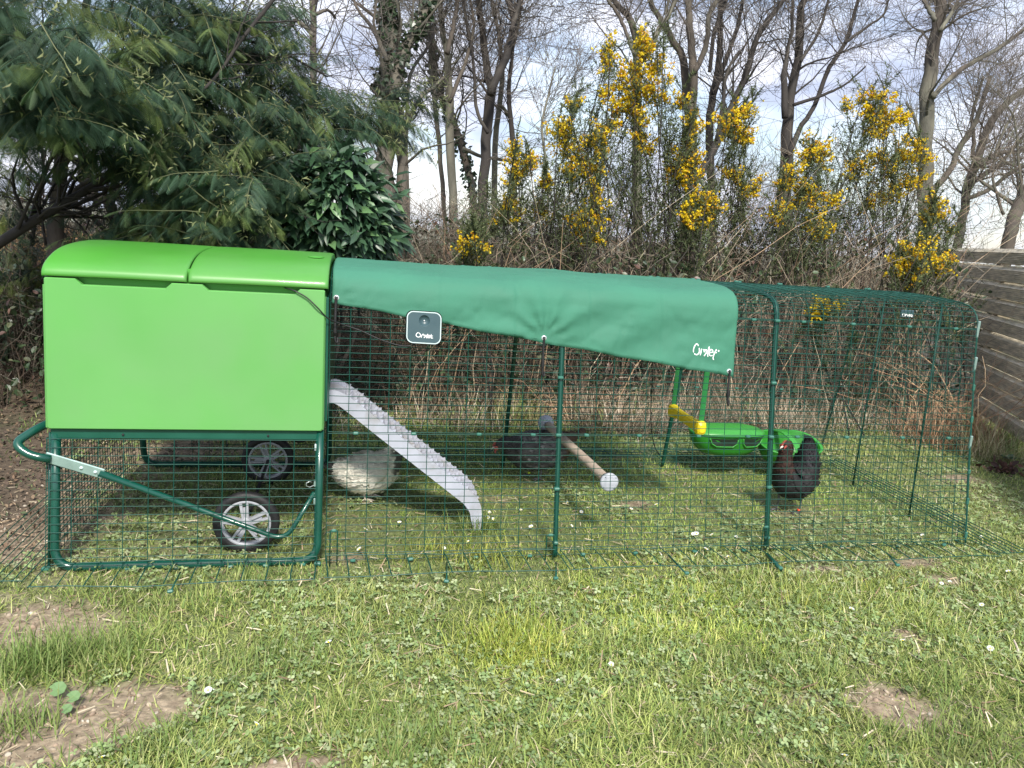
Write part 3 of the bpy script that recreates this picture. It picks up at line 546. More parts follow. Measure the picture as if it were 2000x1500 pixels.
# ------------------------------------------------------------------ gorse bushes
def gorse(label, Y, base, clusters, greens, seed):
    r = np.random.default_rng(seed); b0 = at(base[0], base[1], Y)
    root = thing('gorse_bush', label, 'gorse bush', (b0[0], b0[1], float(zg(b0[0], b0[1]))), 'gorse bushes in the hedge')
    pts = [(a, b, rr, 1) for a, b, rr in clusters] + [(a, b, rr, 0) for a, b, rr in greens]
    stems = []; tips = []; foot = np.array([b0[0], b0[1], zg(b0[0], b0[1]) - .05])
    gs = G()
    for a, b, rr, fl in pts:
        c = at(a, b, Y + r.uniform(-.22, .22)); mid = (foot * .45 + c * .55) + np.array([r.normal() * .08, r.normal() * .08, -.05]); s0 = np.array([c[0] * .55 + foot[0] * .45 + r.normal() * .34, foot[1] + r.normal() * .12, foot[2]]); mid = np.array([s0[0] * .62 + c[0] * .38 + r.normal() * .07, mid[1], s0[2] * .45 + c[2] * .55])
        P = smooth_path([s0, (s0 + mid) / 2 + r.normal(size=3) * .03, mid, (mid + c) / 2 + r.normal(size=3) * .03, c, c + (c - mid) * .10 + np.array([0, 0, .03])], 14)
        stems.append(P); addtubes(gs, P, np.linspace(.0065, .002, 14), 4, caps=False)
    S = np.array(stems)
    P1, R1 = grow(S, np.full(S.shape[:2], .004), 9 * len(pts), .35, 1, .24, 5, .7, .25, r, rmin=.0016)
    addtubes(gs, P1, R1, 3, caps=False); obj('stem', gs, M_bark_dark, root)
    # needles along the side shoots and round the clusters
    nd = []; dr = []
    k = r.integers(0, len(P1), 3600 + 170 * len(pts)); f = r.random(len(k)) * 3.99; i = f.astype(int); fr = (f - i)[:, None]
    nd.append(P1[k, i] * (1 - fr) + P1[k, i + 1] * fr); dr.append(nrm(P1[k, i + 1] - P1[k, i]) * .8 + rdir(len(k), .1, r))
    for a, b, rr, fl in pts:
        c = at(a, b, Y); R_ = rr / F * depth(c); n = int(40 + (12 if fl else 20) * rr); q = r.normal(size=(n, 3)) * np.array([.62, .62, .62]) * R_ * (1.15 if fl else 1.6)
        nd.append(c + q); dr.append(rdir(n, .35, r))
    nd = np.concatenate(nd); dr = nrm(np.concatenate(dr)); n = len(nd); g = G()
    scatter(g, [(0, .10, 0), (0, -.10, 0), (1, 0, 0), (.35, 0, .12)], None, [(0, 1, 2)], nd, basis(dr, rdir(n, 0, r)), .018 + .024 * r.random(n), np.array([[.085, .115, .055]]) * (.45 + 1.1 * r.random((n, 1))) + r.random((n, 1)) * np.array([[.03, .02, .0]]))
    obj('foliage', g, M_leaf, root, kind='stuff')
    # flowers: five small petals as crossed cups
    pos = []
    for a, b, rr, fl in pts:
        if not fl: continue
        c = at(a, b, Y); R_ = rr / F * depth(c); ns = max(3, int(rr * .72))
        for s in range(ns):                                      # short flowering spikes
            st = c + r.normal(size=3) * R_ * .62; d = nrm(r.normal(size=3) * 1.1 + np.array([.15, 0, .8])); n = int(r.integers(12, 24)); tt = r.random(n) * .085
            pos.append(st + d * tt[:, None] + r.normal(size=(n, 3)) * .011)
    pos = np.concatenate(pos); n = len(pos); g = G()
    FV = [(0, 0, 0), (.5, .45, .25), (1, 0, .1), (.5, -.45, .25), (.45, 0, .75), (.1, .2, .5), (.1, -.2, .5)]; FT = [(0, 1, 2), (0, 2, 3), (0, 4, 5), (0, 6, 4), (1, 4, 3)]
    cc = np.array([[.88, .68, .02]]) * (.62 + .5 * r.random((n, 1))) + (r.random((n, 1)) < .22) * np.array([[-.10, -.22, 0]])
    scatter(g, FV, None, FT, pos, basis(rdir(n, .2, r), rdir(n, .6, r)), .014 + .010 * r.random(n), np.clip(cc, .01, 1)); obj('flowers', g, M_petal, root, kind='stuff')
    return root
gorse('tallest gorse bush, a dense column of yellow bloom topped by spires', 5.3, (1242, 560), [(1188, 96, 9), (1187, 125, 10), (1250, 92, 16), (1262, 110, 14), (1240, 140, 24), (1262, 165, 28), (1215, 165, 20), (1248, 195, 24), (1180, 190, 14), (1205, 215, 14), (1190, 245, 11), (1245, 235, 16), (1250, 270, 14), (1262, 300, 11), (1285, 130, 12), (1235, 215, 16), (1280, 195, 12)],
      [(1190, 150, 12), (1215, 270, 30), (1240, 330, 34), (1270, 370, 34), (1215, 360, 26), (1250, 420, 40), (1290, 270, 22), (1180, 280, 14), (1295, 90, 12), (1300, 210, 14), (1240, 480, 44), (1190, 420, 20)], 31)
gorse('loose gorse bush of scattered bloom directly left of the tallest one', 5.1, (1130, 560), [(1090, 258, 18), (1103, 280, 16), (1122, 296, 20), (1172, 268, 10), (1155, 285, 10), (1140, 342, 14), (1150, 430, 22), (1130, 440, 16), (1155, 462, 18), (1110, 345, 9), (1165, 345, 10), (1175, 300, 9), (1070, 358, 7), (1160, 385, 9), (1120, 215, 6)],
      [(1125, 330, 24), (1120, 380, 30), (1150, 310, 18), (1125, 205, 9), (1090, 400, 24), (1110, 450, 30), (1120, 250, 12)], 32)
gorse('small sparse gorse left of the pale sapling, nearly bare at the base', 5.2, (1015, 560), [(1008, 308, 15), (1036, 322, 12), (1022, 335, 9), (1000, 358, 9), (992, 408, 10), (980, 432, 8), (1062, 360, 10), (1054, 412, 9), (1005, 295, 8)],
      [(1010, 350, 18), (1000, 400, 24), (950, 400, 26), (1020, 440, 32), (940, 440, 26), (1060, 390, 16)], 33)
gorse('low gorse sprig with a single yellow clump just above the green cover', 4.8, (925, 560), [(905, 490, 8), (916, 482, 8), (928, 478, 8), (932, 488, 6)], [(920, 505, 12)], 34)
gorse('gorse with one drooping curtain of bloom right of the tallest bush', 5.2, (1335, 560), [(1333, 205, 8), (1350, 235, 11), (1345, 262, 10), (1340, 290, 12), (1328, 318, 18), (1338, 338, 20), (1318, 345, 15), (1350, 320, 14), (1325, 352, 12)],
      [(1345, 280, 18), (1340, 370, 28), (1310, 240, 10), (1330, 420, 30), (1310, 300, 14)], 35)
gorse('gorse shoot with a hooked yellow plume, standing clear against the sky', 5.4, (1440, 560), [(1418, 250, 14), (1432, 242, 14), (1448, 228, 14), (1465, 218, 11), (1442, 272, 11), (1458, 270, 10), (1432, 262, 11), (1425, 335, 10), (1462, 365, 14), (1448, 378, 10), (1440, 350, 7)],
      [(1435, 290, 12), (1445, 330, 16), (1440, 400, 26), (1450, 440, 28)], 36)
gorse('gorse clump low in the hedge below the hooked plume', 4.95, (1375, 560), [(1362, 398, 12), (1378, 403, 13), (1393, 408, 11), (1388, 418, 10), (1350, 430, 10), (1338, 443, 8), (1370, 450, 8), (1352, 440, 8)], [(1370, 430, 22), (1360, 470, 24)], 37)
gorse('broad gorse bush of separate yellow clumps, centre of the right half', 5.0, (1560, 560), [(1590, 295, 16), (1604, 305, 14), (1578, 312, 12), (1545, 348, 14), (1530, 362, 9), (1575, 378, 15), (1592, 388, 12), (1520, 413, 12), (1565, 375, 10), (1588, 440, 10), (1596, 455, 12), (1612, 458, 8), (1625, 388, 9), (1555, 400, 8), (1510, 425, 6)],
      [(1580, 335, 20), (1560, 410, 32), (1600, 360, 20), (1550, 450, 36), (1600, 480, 30), (1520, 450, 24)], 38)
gorse('widest gorse bush, long arms of bloom reaching up and to the right', 5.35, (1690, 570), [(1698, 200, 11), (1722, 196, 11), (1708, 222, 14), (1715, 240, 16), (1702, 262, 12), (1740, 232, 12), (1758, 236, 13), (1726, 262, 9), (1652, 210, 8), (1682, 200, 8), (1672, 320, 11), (1716, 312, 13), (1748, 308, 13), (1768, 310, 14), (1790, 300, 13), (1800, 308, 10), (1725, 345, 12), (1750, 372, 13), (1735, 385, 12), (1775, 358, 12), (1795, 356, 9), (1780, 278, 7), (1695, 400, 10), (1665, 345, 9)],
      [(1660, 280, 20), (1690, 250, 18), (1680, 300, 22), (1730, 330, 26), (1760, 330, 16), (1700, 370, 30), (1680, 430, 40), (1640, 400, 24), (1740, 430, 30)], 39)
gorse('bright gorse clump spilling over the hedge, just left of the fence', 4.6, (1780, 590), [(1775, 495, 15), (1790, 503, 14), (1765, 510, 14), (1780, 525, 17), (1800, 520, 12), (1758, 530, 11), (1775, 545, 12), (1812, 488, 10), (1825, 517, 10), (1850, 514, 9), (1840, 522, 7), (1745, 530, 7)], [(1780, 540, 22), (1755, 550, 16)], 40)
gorse('thin gorse spray with pale yellow flowers before the tall single trunk', 4.95, (1825, 560), [(1828, 392, 8), (1822, 410, 9), (1832, 425, 7), (1812, 432, 7), (1862, 448, 5)], [(1822, 430, 20), (1815, 460, 26), (1850, 460, 20)], 41)
gorse('small gorse sprig seen through the mesh at the upper right of the run', 4.55, (1610, 660), [(1598, 600, 9), (1610, 602, 9), (1605, 612, 7), (1625, 602, 6), (1642, 602, 5)], [(1605, 625, 10)], 42)
# ------------------------------------------------------------------ mimosa, upper left
r = np.random.default_rng(5)
root = thing('mimosa_tree', 'large dark mimosa with drooping feathery fronds overhanging the green coop', 'tree', tuple(gnd(95, 900)[:2]) + (0,))
def limb(pts, Y, n=14):
    p = np.array([at(t_[0], t_[1], t_[3]) for t_ in pts])
    rad = np.array([t_[2] / 2 / F * depth(q) for t_, q in zip(pts, p)]); S = smooth_path(np.concatenate([p, rad[:, None]], 1), n); return S[:, :3], S[:, 3]
g = G(); P, R = limb([(135, 900, 44, 4.7), (118, 560, 36, 4.7), (108, 450, 30, 4.7), (118, 340, 26, 4.7), (128, 200, 22, 4.6), (160, 60, 16, 4.5), (180, -60, 12, 4.4)], 4.7, 20); addtubes(g, P, R, 10); trunkP = [(P, R)]
obj('trunk', g, M_bark_dark, root, smooth=True); g = G()
limbs = [[(-40, 500, 20, 4.0), (60, 435, 19, 4.0), (120, 400, 17, 4.0), (180, 365, 15, 4.05), (250, 325, 13, 4.1), (330, 300, 9, 4.2), (430, 280, 6, 4.2)],
         [(395, 178, 6, 3.7), (430, 140, 6, 3.75), (470, 80, 7, 3.8), (525, 10, 8, 3.9), (560, -40, 9, 4.0)],
         [(120, 330, 12, 4.7), (180, 250, 10, 4.5), (280, 200, 8, 4.3), (400, 190, 6, 4.2), (560, 200, 4, 4.3), (700, 230, 3, 4.5)],
         [(125, 260, 12, 4.65), (220, 120, 10, 4.3), (350, 60, 8, 4.2), (520, 90, 5, 4.3), (640, 150, 3, 4.4)],
         [(110, 400, 10, 4.7), (200, 340, 8, 4.4), (300, 360, 7, 4.1), (420, 380, 5, 3.9), (520, 400, 3, 3.9)],
         [(130, 240, 10, 4.6), (60, 120, 9, 4.0), (20, 40, 7, 3.6), (-40, -10, 5, 3.5)], [(125, 300, 9, 4.6), (60, 270, 7, 4.2), (-20, 262, 6, 4.0)],
         [(62, 480, 7, 4.9), (70, 420, 7, 4.9), (84, 350, 6, 4.9), (80, 250, 5, 4.9)], [(90, 480, 6, 4.8), (78, 400, 5, 4.8), (80, 360, 5, 4.8)],
         [(240, 520, 22, 5.2), (215, 400, 22, 5.2), (180, 380, 20, 5.2), (160, 300, 18, 5.2)]]
Ps = []; 
for lb in limbs:
    P, R = limb(lb, 4); addtubes(g, P, R, 8); Ps.append(np.concatenate([P, R[:, None]], 1))
Ps = np.array(Ps); P1, R1 = grow(Ps[:, :, :3], Ps[:, :, 3], 240, .1, 1, .7, 6, .8, .0, r, rmin=.002)
P2, R2 = grow(P1, R1, 900, .1, 1, .3, 4, .8, -.05, r, rmin=.0012); addtubes(g, P1, R1, 4, caps=False); addtubes(g, P2, R2, 3, caps=False)
obj('branches', g, M_bark_dark, root, smooth=True)
ELL = [(60, 60, 110, 85, 3.35, 62), (150, 150, 105, 85, 3.5, 62), (40, 190, 80, 60, 3.6, 44), (100, 230, 90, 40, 4.4, 30), (300, 50, 130, 85, 4.0, 66), (260, 170, 110, 80, 3.9, 60), (430, 80, 105, 95, 4.2, 56), (520, 50, 75, 65, 4.4, 26), (400, 190, 115, 75, 4.0, 64), (535, 205, 85, 60, 4.3, 40), (330, 300, 85, 50, 3.9, 46), (450, 290, 105, 55, 4.0, 58), (600, 250, 75, 42, 4.3, 34), (675, 205, 55, 32, 4.5, 18), (705, 250, 45, 30, 4.5, 14), (380, 385, 80, 45, 3.8, 44), (470, 365, 65, 45, 3.75, 36), (300, 440, 70, 35, 3.9, 30), (420, 450, 100, 32, 3.8, 36), (250, 455, 45, 25, 3.9, 14), (610, 130, 35, 60, 4.4, 10), (25, 410, 30, 35, 4.6, 9), (15, 340, 22, 25, 4.6, 5), (590, 320, 60, 35, 4.2, 22),
       (210, 90, 230, 105, 4.9, 60), (420, 190, 190, 140, 4.9, 66), (370, 400, 130, 70, 4.7, 34), (220, 270, 80, 50, 4.6, 30), (250, 380, 50, 60, 4.7, 16), (120, 520, 90, 30, 5.0, 14), (25, 540, 60, 70, 5.2, 26), (30, 680, 50, 70, 5.2, 20), (20, 800, 50, 50, 5.0, 10), (770, 190, 28, 28, 4.6, 9), (765, 232, 22, 14, 4.6, 7)]
K_ = 14; TV = []; TQ = []; TT_ = []
for i in range(2):                                               # rachis strip, drooping
    t0 = i / 1; TV += [(t0, .008, -.28 * t0 ** 2), (t0, -.008, -.28 * t0 ** 2)]
for i in range(1): TQ.append((2 * i, 2 * i + 1, 2 * i + 3, 2 * i + 2))
for i in range(K_):
    t0 = .14 + .84 * i / (K_ - 1); ln = .36 * math.sin(math.pi * (.18 + .74 * (i + .6) / K_)) + .03; z0 = -.28 * t0 ** 2
    for s in (-1, 1):
        b_ = len(TV); TV += [(t0 - .018, 0, z0), (t0 + .026, 0, z0), (t0 + .006 + ln * .62, s * ln * .82, z0 - .03 - ln * .30)]; TT_.append((b_, b_ + 1, b_ + 2))
pos = []; dr = []; sz = []; cl = []; tw = []; bud = []
for (a, b, rx, ry, Y, nt_) in ELL:
    for _ in range(nt_):
        th = r.random() * 6.283; q = math.sqrt(r.random()); x_, y_ = a + rx * q * math.cos(th), b + ry * q * math.sin(th)
        Yt = Y + r.normal() * .16; p0 = at(x_, y_, Yt + .1); d = nrm(np.array([r.normal() * .8 + .25 * (x_ - 150) / 400, -.55 + r.normal() * .4, -.15 + r.normal() * .35])); Lt = .22 + .16 * r.random()
        tp = [p0]; dd = d
        for k in range(4): dd = nrm(dd + np.array([0, 0, -.10]) + r.normal(size=3) * .08); tp.append(tp[-1] + dd * Lt / 4)
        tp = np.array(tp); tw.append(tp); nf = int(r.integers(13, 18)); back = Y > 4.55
        base = np.array([.037, .076, .042]) if not back else np.array([.017, .035, .019]); base = base * (.65 + .7 * r.random()) + (r.random() < .16) * np.array([.055, .06, .0])  # rear fronds take a darker colour, painting in the shade behind the canopy
        side = nrm(np.cross(dd, [0, 0, 1])); sgn = 1
        for k in range(nf):
            f = (k + .5) / nf * 3.99; i = int(f); pp = tp[i] * (1 - f + i) + tp[i + 1] * (f - i); sgn = -sgn
            fd_ = nrm(dd * .55 + side * sgn * (.75 + .3 * r.random()) + np.array([0, 0, -.25 - .4 * r.random()]) + r.normal(size=3) * .12) if k < nf - 1 else dd
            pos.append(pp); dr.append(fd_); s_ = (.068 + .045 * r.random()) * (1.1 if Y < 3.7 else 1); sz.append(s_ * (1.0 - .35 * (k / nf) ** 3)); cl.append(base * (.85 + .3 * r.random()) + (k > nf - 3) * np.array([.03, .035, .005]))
        if r.random() < .34 or (x_ > 690 and y_ < 260): bud.append(tp[-1])
pos = np.array(pos); n = len(pos); g = G(); up_ = np.tile([0, 0, 1.0], (n, 1)) + r.normal(size=(n, 3)) * .35 + np.array([0, -.25, 0])
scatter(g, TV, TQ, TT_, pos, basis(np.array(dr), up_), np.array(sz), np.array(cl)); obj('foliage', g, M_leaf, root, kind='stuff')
g = G(); addtubes(g, np.array(tw), np.linspace(.0026, .0012, 5)[None] * np.ones((len(tw), 1)), 3, np.tile([.10, .11, .05], (len(tw), 1)), caps=False); obj('twigs', g, M_twig, root)
bud = np.array(bud); nb_ = 16; bp_ = np.repeat(bud, nb_, 0) + r.normal(size=(len(bud) * nb_, 3)) * np.array([.035, .035, .028]); n = len(bp_); g = G()
scatter(g, [(0, .06, 0), (0, -.06, 0), (1, 0, .05), (.6, 0, .25)], None, [(0, 1, 2), (0, 3, 2)], bp_, basis(rdir(n, .3, r), rdir(n, 0, r)), .02 + .02 * r.random(n), np.array([[.22, .24, .11]]) * (.6 + .7 * r.random((n, 1)))); obj('flower_buds', g, M_leaf, root, kind='stuff')
# ------------------------------------------------------------------ laurel bush with large glossy leaves
root = thing('laurel_bush', 'dark laurel bush with large glossy leaves behind the right end of the coop', 'shrub', (-.12, 4.15, 0))
r = np.random.default_rng(9); n = 2300; q = []
while len(q) < n:
    u = r.uniform(-1, 1, 3)
    if .25 < u @ u < 1 and not (u[1] > .35): q.append(u)
q = np.array(q); c0 = at(642, 415, 4.1); ctr = c0 + q * np.array([.33, .33, .36]) * (0.62 + .72 * fbm(q[:, 0] * 3.4 + 2, q[:, 2] * 3.4, 5))[:, None]
ctr[:, 0] += .06 * (q[:, 2] < -.2); dr = nrm(q * np.array([1, 1.1, .4]) + r.normal(size=(n, 3)) * .5 + np.array([0, -.35, -.35])); upv = nrm(q * .6 + np.array([0, -.9, .9]) + r.normal(size=(n, 3)) * .45)
LV = [(0, 0, 0), (.25, .125, .03), (.66, .135, .0), (1, 0, -.16), (.66, -.135, .0), (.25, -.125, .03), (.3, 0, -.035), (.70, 0, -.07)]
LQ = [(0, 6, 1, 1), (1, 6, 7, 2), (0, 5, 6, 6), (5, 4, 7, 6)]; LTt = [(0, 6, 1), (0, 5, 6), (2, 7, 3), (7, 4, 3)]; LQ = [(1, 6, 7, 2), (5, 4, 7, 6)]
front = np.argsort(q[:, 1] + .15 * r.random(n))[:300]; mk = np.zeros(n, bool); mk[front] = True
sizes = .075 + .06 * r.random(n); Bm = basis(dr, upv)
cl = np.array([[.034, .075, .038]]) * (.6 + .9 * r.random((n, 1))) + (r.random((n, 1)) < .08) * np.array([[.05, .08, .02]])
g = G(); scatter(g, LV, LQ, LTt, ctr[~mk], Bm[~mk], sizes[~mk], cl[~mk]); obj('leaves', g, M_gloss, root, kind='stuff')
meshes = []
for k in range(8):
    g = G(); g.add(np.array(LV) * [1, .8 + .06 * k, .6 + .15 * k], LQ, LTt, col=np.array([.034, .075, .038]) * (.55 + .16 * k) + (k == 7) * np.array([.05, .08, .02])); me = g.mesh('leaf', True); me.materials.append(M_gloss); meshes.append(me)
for i in front:
    o = bpy.data.objects.new('leaf', meshes[r.integers(0, 8)]); C.objects.link(o); o.parent = root
    Mx = Matrix([[*(Bm[i][a] * sizes[i]), ctr[i][a] - root.location[a]] for a in range(3)] + [[0, 0, 0, 1]]); o.matrix_local = Mx
st = np.array([[c0 + np.array([0, 0, -1.0]), c0 + np.array([r.normal() * .05, 0, -.5]), c0 + u_ * np.array([.2, .2, .25])] for u_ in r.uniform(-1, 1, (22, 3))])
g = G(); addtubes(g, np.array([smooth_path(s, 8) for s in st]), np.linspace(.012, .004, 8), 5); obj('stem', g, M_bark_dark, root)
# ------------------------------------------------------------------ lawn
def inview(x, y, m=.25):
    d = np.stack([x, y, 0 * x - CAMH], -1) @ A0; u = d[:, 0] / d[:, 2] * F + CX; v = d[:, 1] / d[:, 2] * F + CY
    return (u > -120) & (u < 2120) & (v < 1640)
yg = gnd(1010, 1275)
def lawn(n, x0, x1, y0, y1, L0, L1, w0, w1, lean, thr=.42, K=3):
    x = x0 + (x1 - x0) * rng.random(n); y = y0 + (y1 - y0) * rng.random(n); s = soil_at(x, y); pr = np.clip((thr - s) / .35, 0, 1)
    k = inview(x, y) & (rng.random(n) < pr * (0.45 + .75 * vnoise(x * 24, y * 24, 77)) + .035); x, y, s = x[k], y[k], s[k]; n = len(x)
    pt = fbm(x * 1.5, y * 1.5, 81); p2 = vnoise(x * 7, y * 7, 83)
    c = mixcol(n, [(.33, .39, .105), (.23, .31, .075), (.45, .48, .18), (.56, .50, .30), (.12, .20, .055)], [.34, .26, .20, .06, .14], .28)
    c = c * (0.66 + .70 * pt)[:, None]; c = c + (np.clip(p2 - .55, 0, 1) * .22)[:, None] * np.array([.6, .5, .25])
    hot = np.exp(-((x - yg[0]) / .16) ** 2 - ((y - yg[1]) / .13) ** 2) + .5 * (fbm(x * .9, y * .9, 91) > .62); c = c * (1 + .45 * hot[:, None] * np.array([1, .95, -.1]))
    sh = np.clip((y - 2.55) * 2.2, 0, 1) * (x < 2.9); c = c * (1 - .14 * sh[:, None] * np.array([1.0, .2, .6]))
    Lb = (1 - .45 * ((y > 2.40) & (y < 2.63) & (x < 2.9))) * (L0 + (L1 - L0) * rng.random(n)) * (.65 + .8 * pt) * (1 + .5 * (vnoise(x * 5, y * 5, 79) > .72))
    for hx, hy in ((718, 975), (1042, 934), (1538, 1000)):        # turf scratched short round the hens' feet
        hp_ = gnd(hx, hy); Lb = Lb * (1 - .65 * np.exp(-(((x - hp_[0]) / .12) ** 2 + ((y - hp_[1] + .05) / .12) ** 2)))
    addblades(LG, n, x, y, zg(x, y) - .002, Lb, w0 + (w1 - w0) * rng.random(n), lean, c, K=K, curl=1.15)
LG = G()
lawn(64000, -1.1, 2.4, 1.15, 1.8, .020, .054, .0026, .0050, 1.25, K=4)
lawn(84000, -1.5, 3.0, 1.8, 2.65, .020, .052, .0028, .0050, 1.25)
lawn(60000, -1.7, 4.2, 2.65, 3.8, .012, .036, .0030, .005, 1.15)
lawn(34000, -1.8, 4.9, 3.8, 5.0, .018, .060, .0038, .006, .8)
lawn(7000, 2.7, 4.8, 1.8, 2.7, .018, .05, .003, .005, .9)
obj('grass', LG, M_grass, kind='stuff')
# longer tufts
LG = G(); 
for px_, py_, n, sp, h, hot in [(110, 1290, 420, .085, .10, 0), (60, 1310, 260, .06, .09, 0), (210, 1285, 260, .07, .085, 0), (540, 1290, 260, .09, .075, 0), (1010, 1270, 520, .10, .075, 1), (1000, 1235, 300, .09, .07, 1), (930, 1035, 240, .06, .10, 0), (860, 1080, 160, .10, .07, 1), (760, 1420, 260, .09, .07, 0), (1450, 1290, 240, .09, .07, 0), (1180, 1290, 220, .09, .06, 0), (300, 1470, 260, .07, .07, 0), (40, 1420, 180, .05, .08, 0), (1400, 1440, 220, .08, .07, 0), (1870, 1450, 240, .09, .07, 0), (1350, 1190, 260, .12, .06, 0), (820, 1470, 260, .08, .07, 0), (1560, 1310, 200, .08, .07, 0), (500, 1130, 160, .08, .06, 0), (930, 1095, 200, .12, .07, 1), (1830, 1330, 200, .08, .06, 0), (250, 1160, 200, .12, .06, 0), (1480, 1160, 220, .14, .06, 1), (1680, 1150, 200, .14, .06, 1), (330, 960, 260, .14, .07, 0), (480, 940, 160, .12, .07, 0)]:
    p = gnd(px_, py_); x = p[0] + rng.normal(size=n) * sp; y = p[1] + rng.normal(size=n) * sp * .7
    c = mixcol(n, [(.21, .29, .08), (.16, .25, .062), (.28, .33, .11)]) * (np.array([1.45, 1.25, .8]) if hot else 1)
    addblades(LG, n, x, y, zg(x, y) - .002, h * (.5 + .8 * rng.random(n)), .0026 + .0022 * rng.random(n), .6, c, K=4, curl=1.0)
obj('grass_tufts', LG, M_grass, kind='stuff')
# clover and low broad leaves in patches
g = G(); n = 36000; x = -1.4 + 5.6 * rng.random(n); y = 1.15 + 3.4 * rng.random(n) ** 1.3; pm = fbm(x * 1.8 + 9, y * 1.8, 95) + .25 * (fbm(x * 8, y * 8, 97) - .5) + .05 * (x > 1.3)
for a_, b_, rr in [(920, 1430, .16), (850, 1440, .14), (1700, 1250, .25), (1880, 1230, .25), (1480, 1350, .16), (1620, 1460, .16), (1250, 1180, .2), (640, 1180, .25), (760, 1150, .2), (1390, 1390, .14), (1850, 1400, .16)]:
    p = gnd(a_, b_); pm = pm + .16 * np.exp(-((x - p[0]) ** 2 + (y - p[1]) ** 2 * 2) / rr ** 2)
k = inview(x, y) & (pm > .585) & (soil_at(x, y) < .45); x, y = x[k], y[k]; n = len(x)
z = zg(x, y) + .006 + .022 * rng.random(n)
RL = [(0, 0, 0), (.45, .36, .04), (.85, .30, .02), (1, 0, -.04), (.85, -.30, .02), (.45, -.36, .04)]; RF = [(0, 3, 1), (1, 3, 2), (0, 5, 3), (5, 4, 3)]
upn = nrm(rng.normal(size=(n, 3)) * .33 + np.array([0, -.12, 1.0])); az = rng.random(n) * 6.283; c = mixcol(n, [(.22, .30, .115), (.28, .36, .16), (.16, .24, .085), (.34, .39, .21)], None, .25)
for j in range(3):
    a = az + j * 2.094; d = np.stack([np.cos(a), np.sin(a), 0 * a], 1); d = nrm(d - upn * (d * upn).sum(1, keepdims=True))
    if j: kk = rng.random(n) < .75
    else: kk = np.ones(n, bool)
    scatter(g, RL, None, RF, np.stack([x, y, z], 1)[kk], basis(d[kk], upn[kk]), (.0075 + .0075 * rng.random(n))[kk], c[kk])
obj('clover', g, M_clover, kind='stuff')
# crumbs, straw and dead bits lying in the turf, pebbles in the bare soil
g = G(); n = 15000; x = -1.5 + 6 * rng.random(n); y = 1.15 + 3.6 * rng.random(n); k = inview(x, y); x, y = x[k], y[k]; n = len(x)
d = rdir(n); d[:, 2] *= .18; d = nrm(d); scatter(g, [(0, .045, 0), (0, -.045, 0), (1, .03, .04), (1, -.03, .04)], [(0, 1, 3, 2)], None, np.stack([x, y, zg(x, y) + .006 + .012 * rng.random(n)], 1), basis(d, rdir(n, 2)), .015 + .04 * rng.random(n) ** 2, mixcol(n, [(.42, .34, .22), (.30, .22, .14), (.55, .48, .34), (.20, .13, .08)]))
obj('dead_grass_litter', g, M_twig, kind='stuff')
ico = []; 
bmv = [(0, 0, 1)] + [(math.cos(a) * .94, math.sin(a) * .94, .33) for a in np.arange(6) * math.pi / 3] + [(math.cos(a + .5), math.sin(a + .5), -.3) for a in np.arange(6) * math.pi / 3] + [(0, 0, -.8)]
ict = [(0, 1 + i, 1 + (i + 1) % 6) for i in range(6)] + [(1 + i, 7 + i, 1 + (i + 1) % 6) for i in range(6)] + [(1 + (i + 1) % 6, 7 + i, 7 + (i + 1) % 6) for i in range(6)] + [(7 + i, 13, 7 + (i + 1) % 6) for i in range(6)]
g = G(); n = 42000; x = -1.4 + 5 * rng.random(n); y = 1.15 + 3 * rng.random(n) ** 1.5; k = inview(x, y) & (soil_at(x, y) > .35); x, y = x[k], y[k]; n = len(x)
scatter(g, bmv, None, ict, np.stack([x, y, zg(x, y) + .0005], 1), basis(rdir(n), rdir(n)), (.0012 + .0065 * rng.random((n, 1)) ** 4) * (1 + .35 * rng.random((n, 3))) * np.array([[1, 1, .8]]), mixcol(n, [(.33, .27, .20), (.27, .20, .145), (.42, .37, .30), (.20, .145, .105)], [.35, .35, .1, .2]))
obj('pebbles', g, M_stone, smooth=True, kind='stuff')
g = G(); n = 6500; x = -2.6 + 2.0 * rng.random(n); y = 2.75 + 3 * rng.random(n); k = (x < -1.03) | (y > 3.75); x, y = x[k], y[k]; n = len(x)
scatter(g, LT, None, LF, np.stack([x, y, zg(x, y) + .008 + .02 * rng.random(n)], 1), basis(rdir(n), rdir(n, 1.6)), .010 + .016 * rng.random(n), mixcol(n, [(.13, .085, .055), (.08, .055, .04), (.19, .135, .085), (.06, .08, .035)]))
obj('leaf_litter', g, M_twig, kind='stuff')
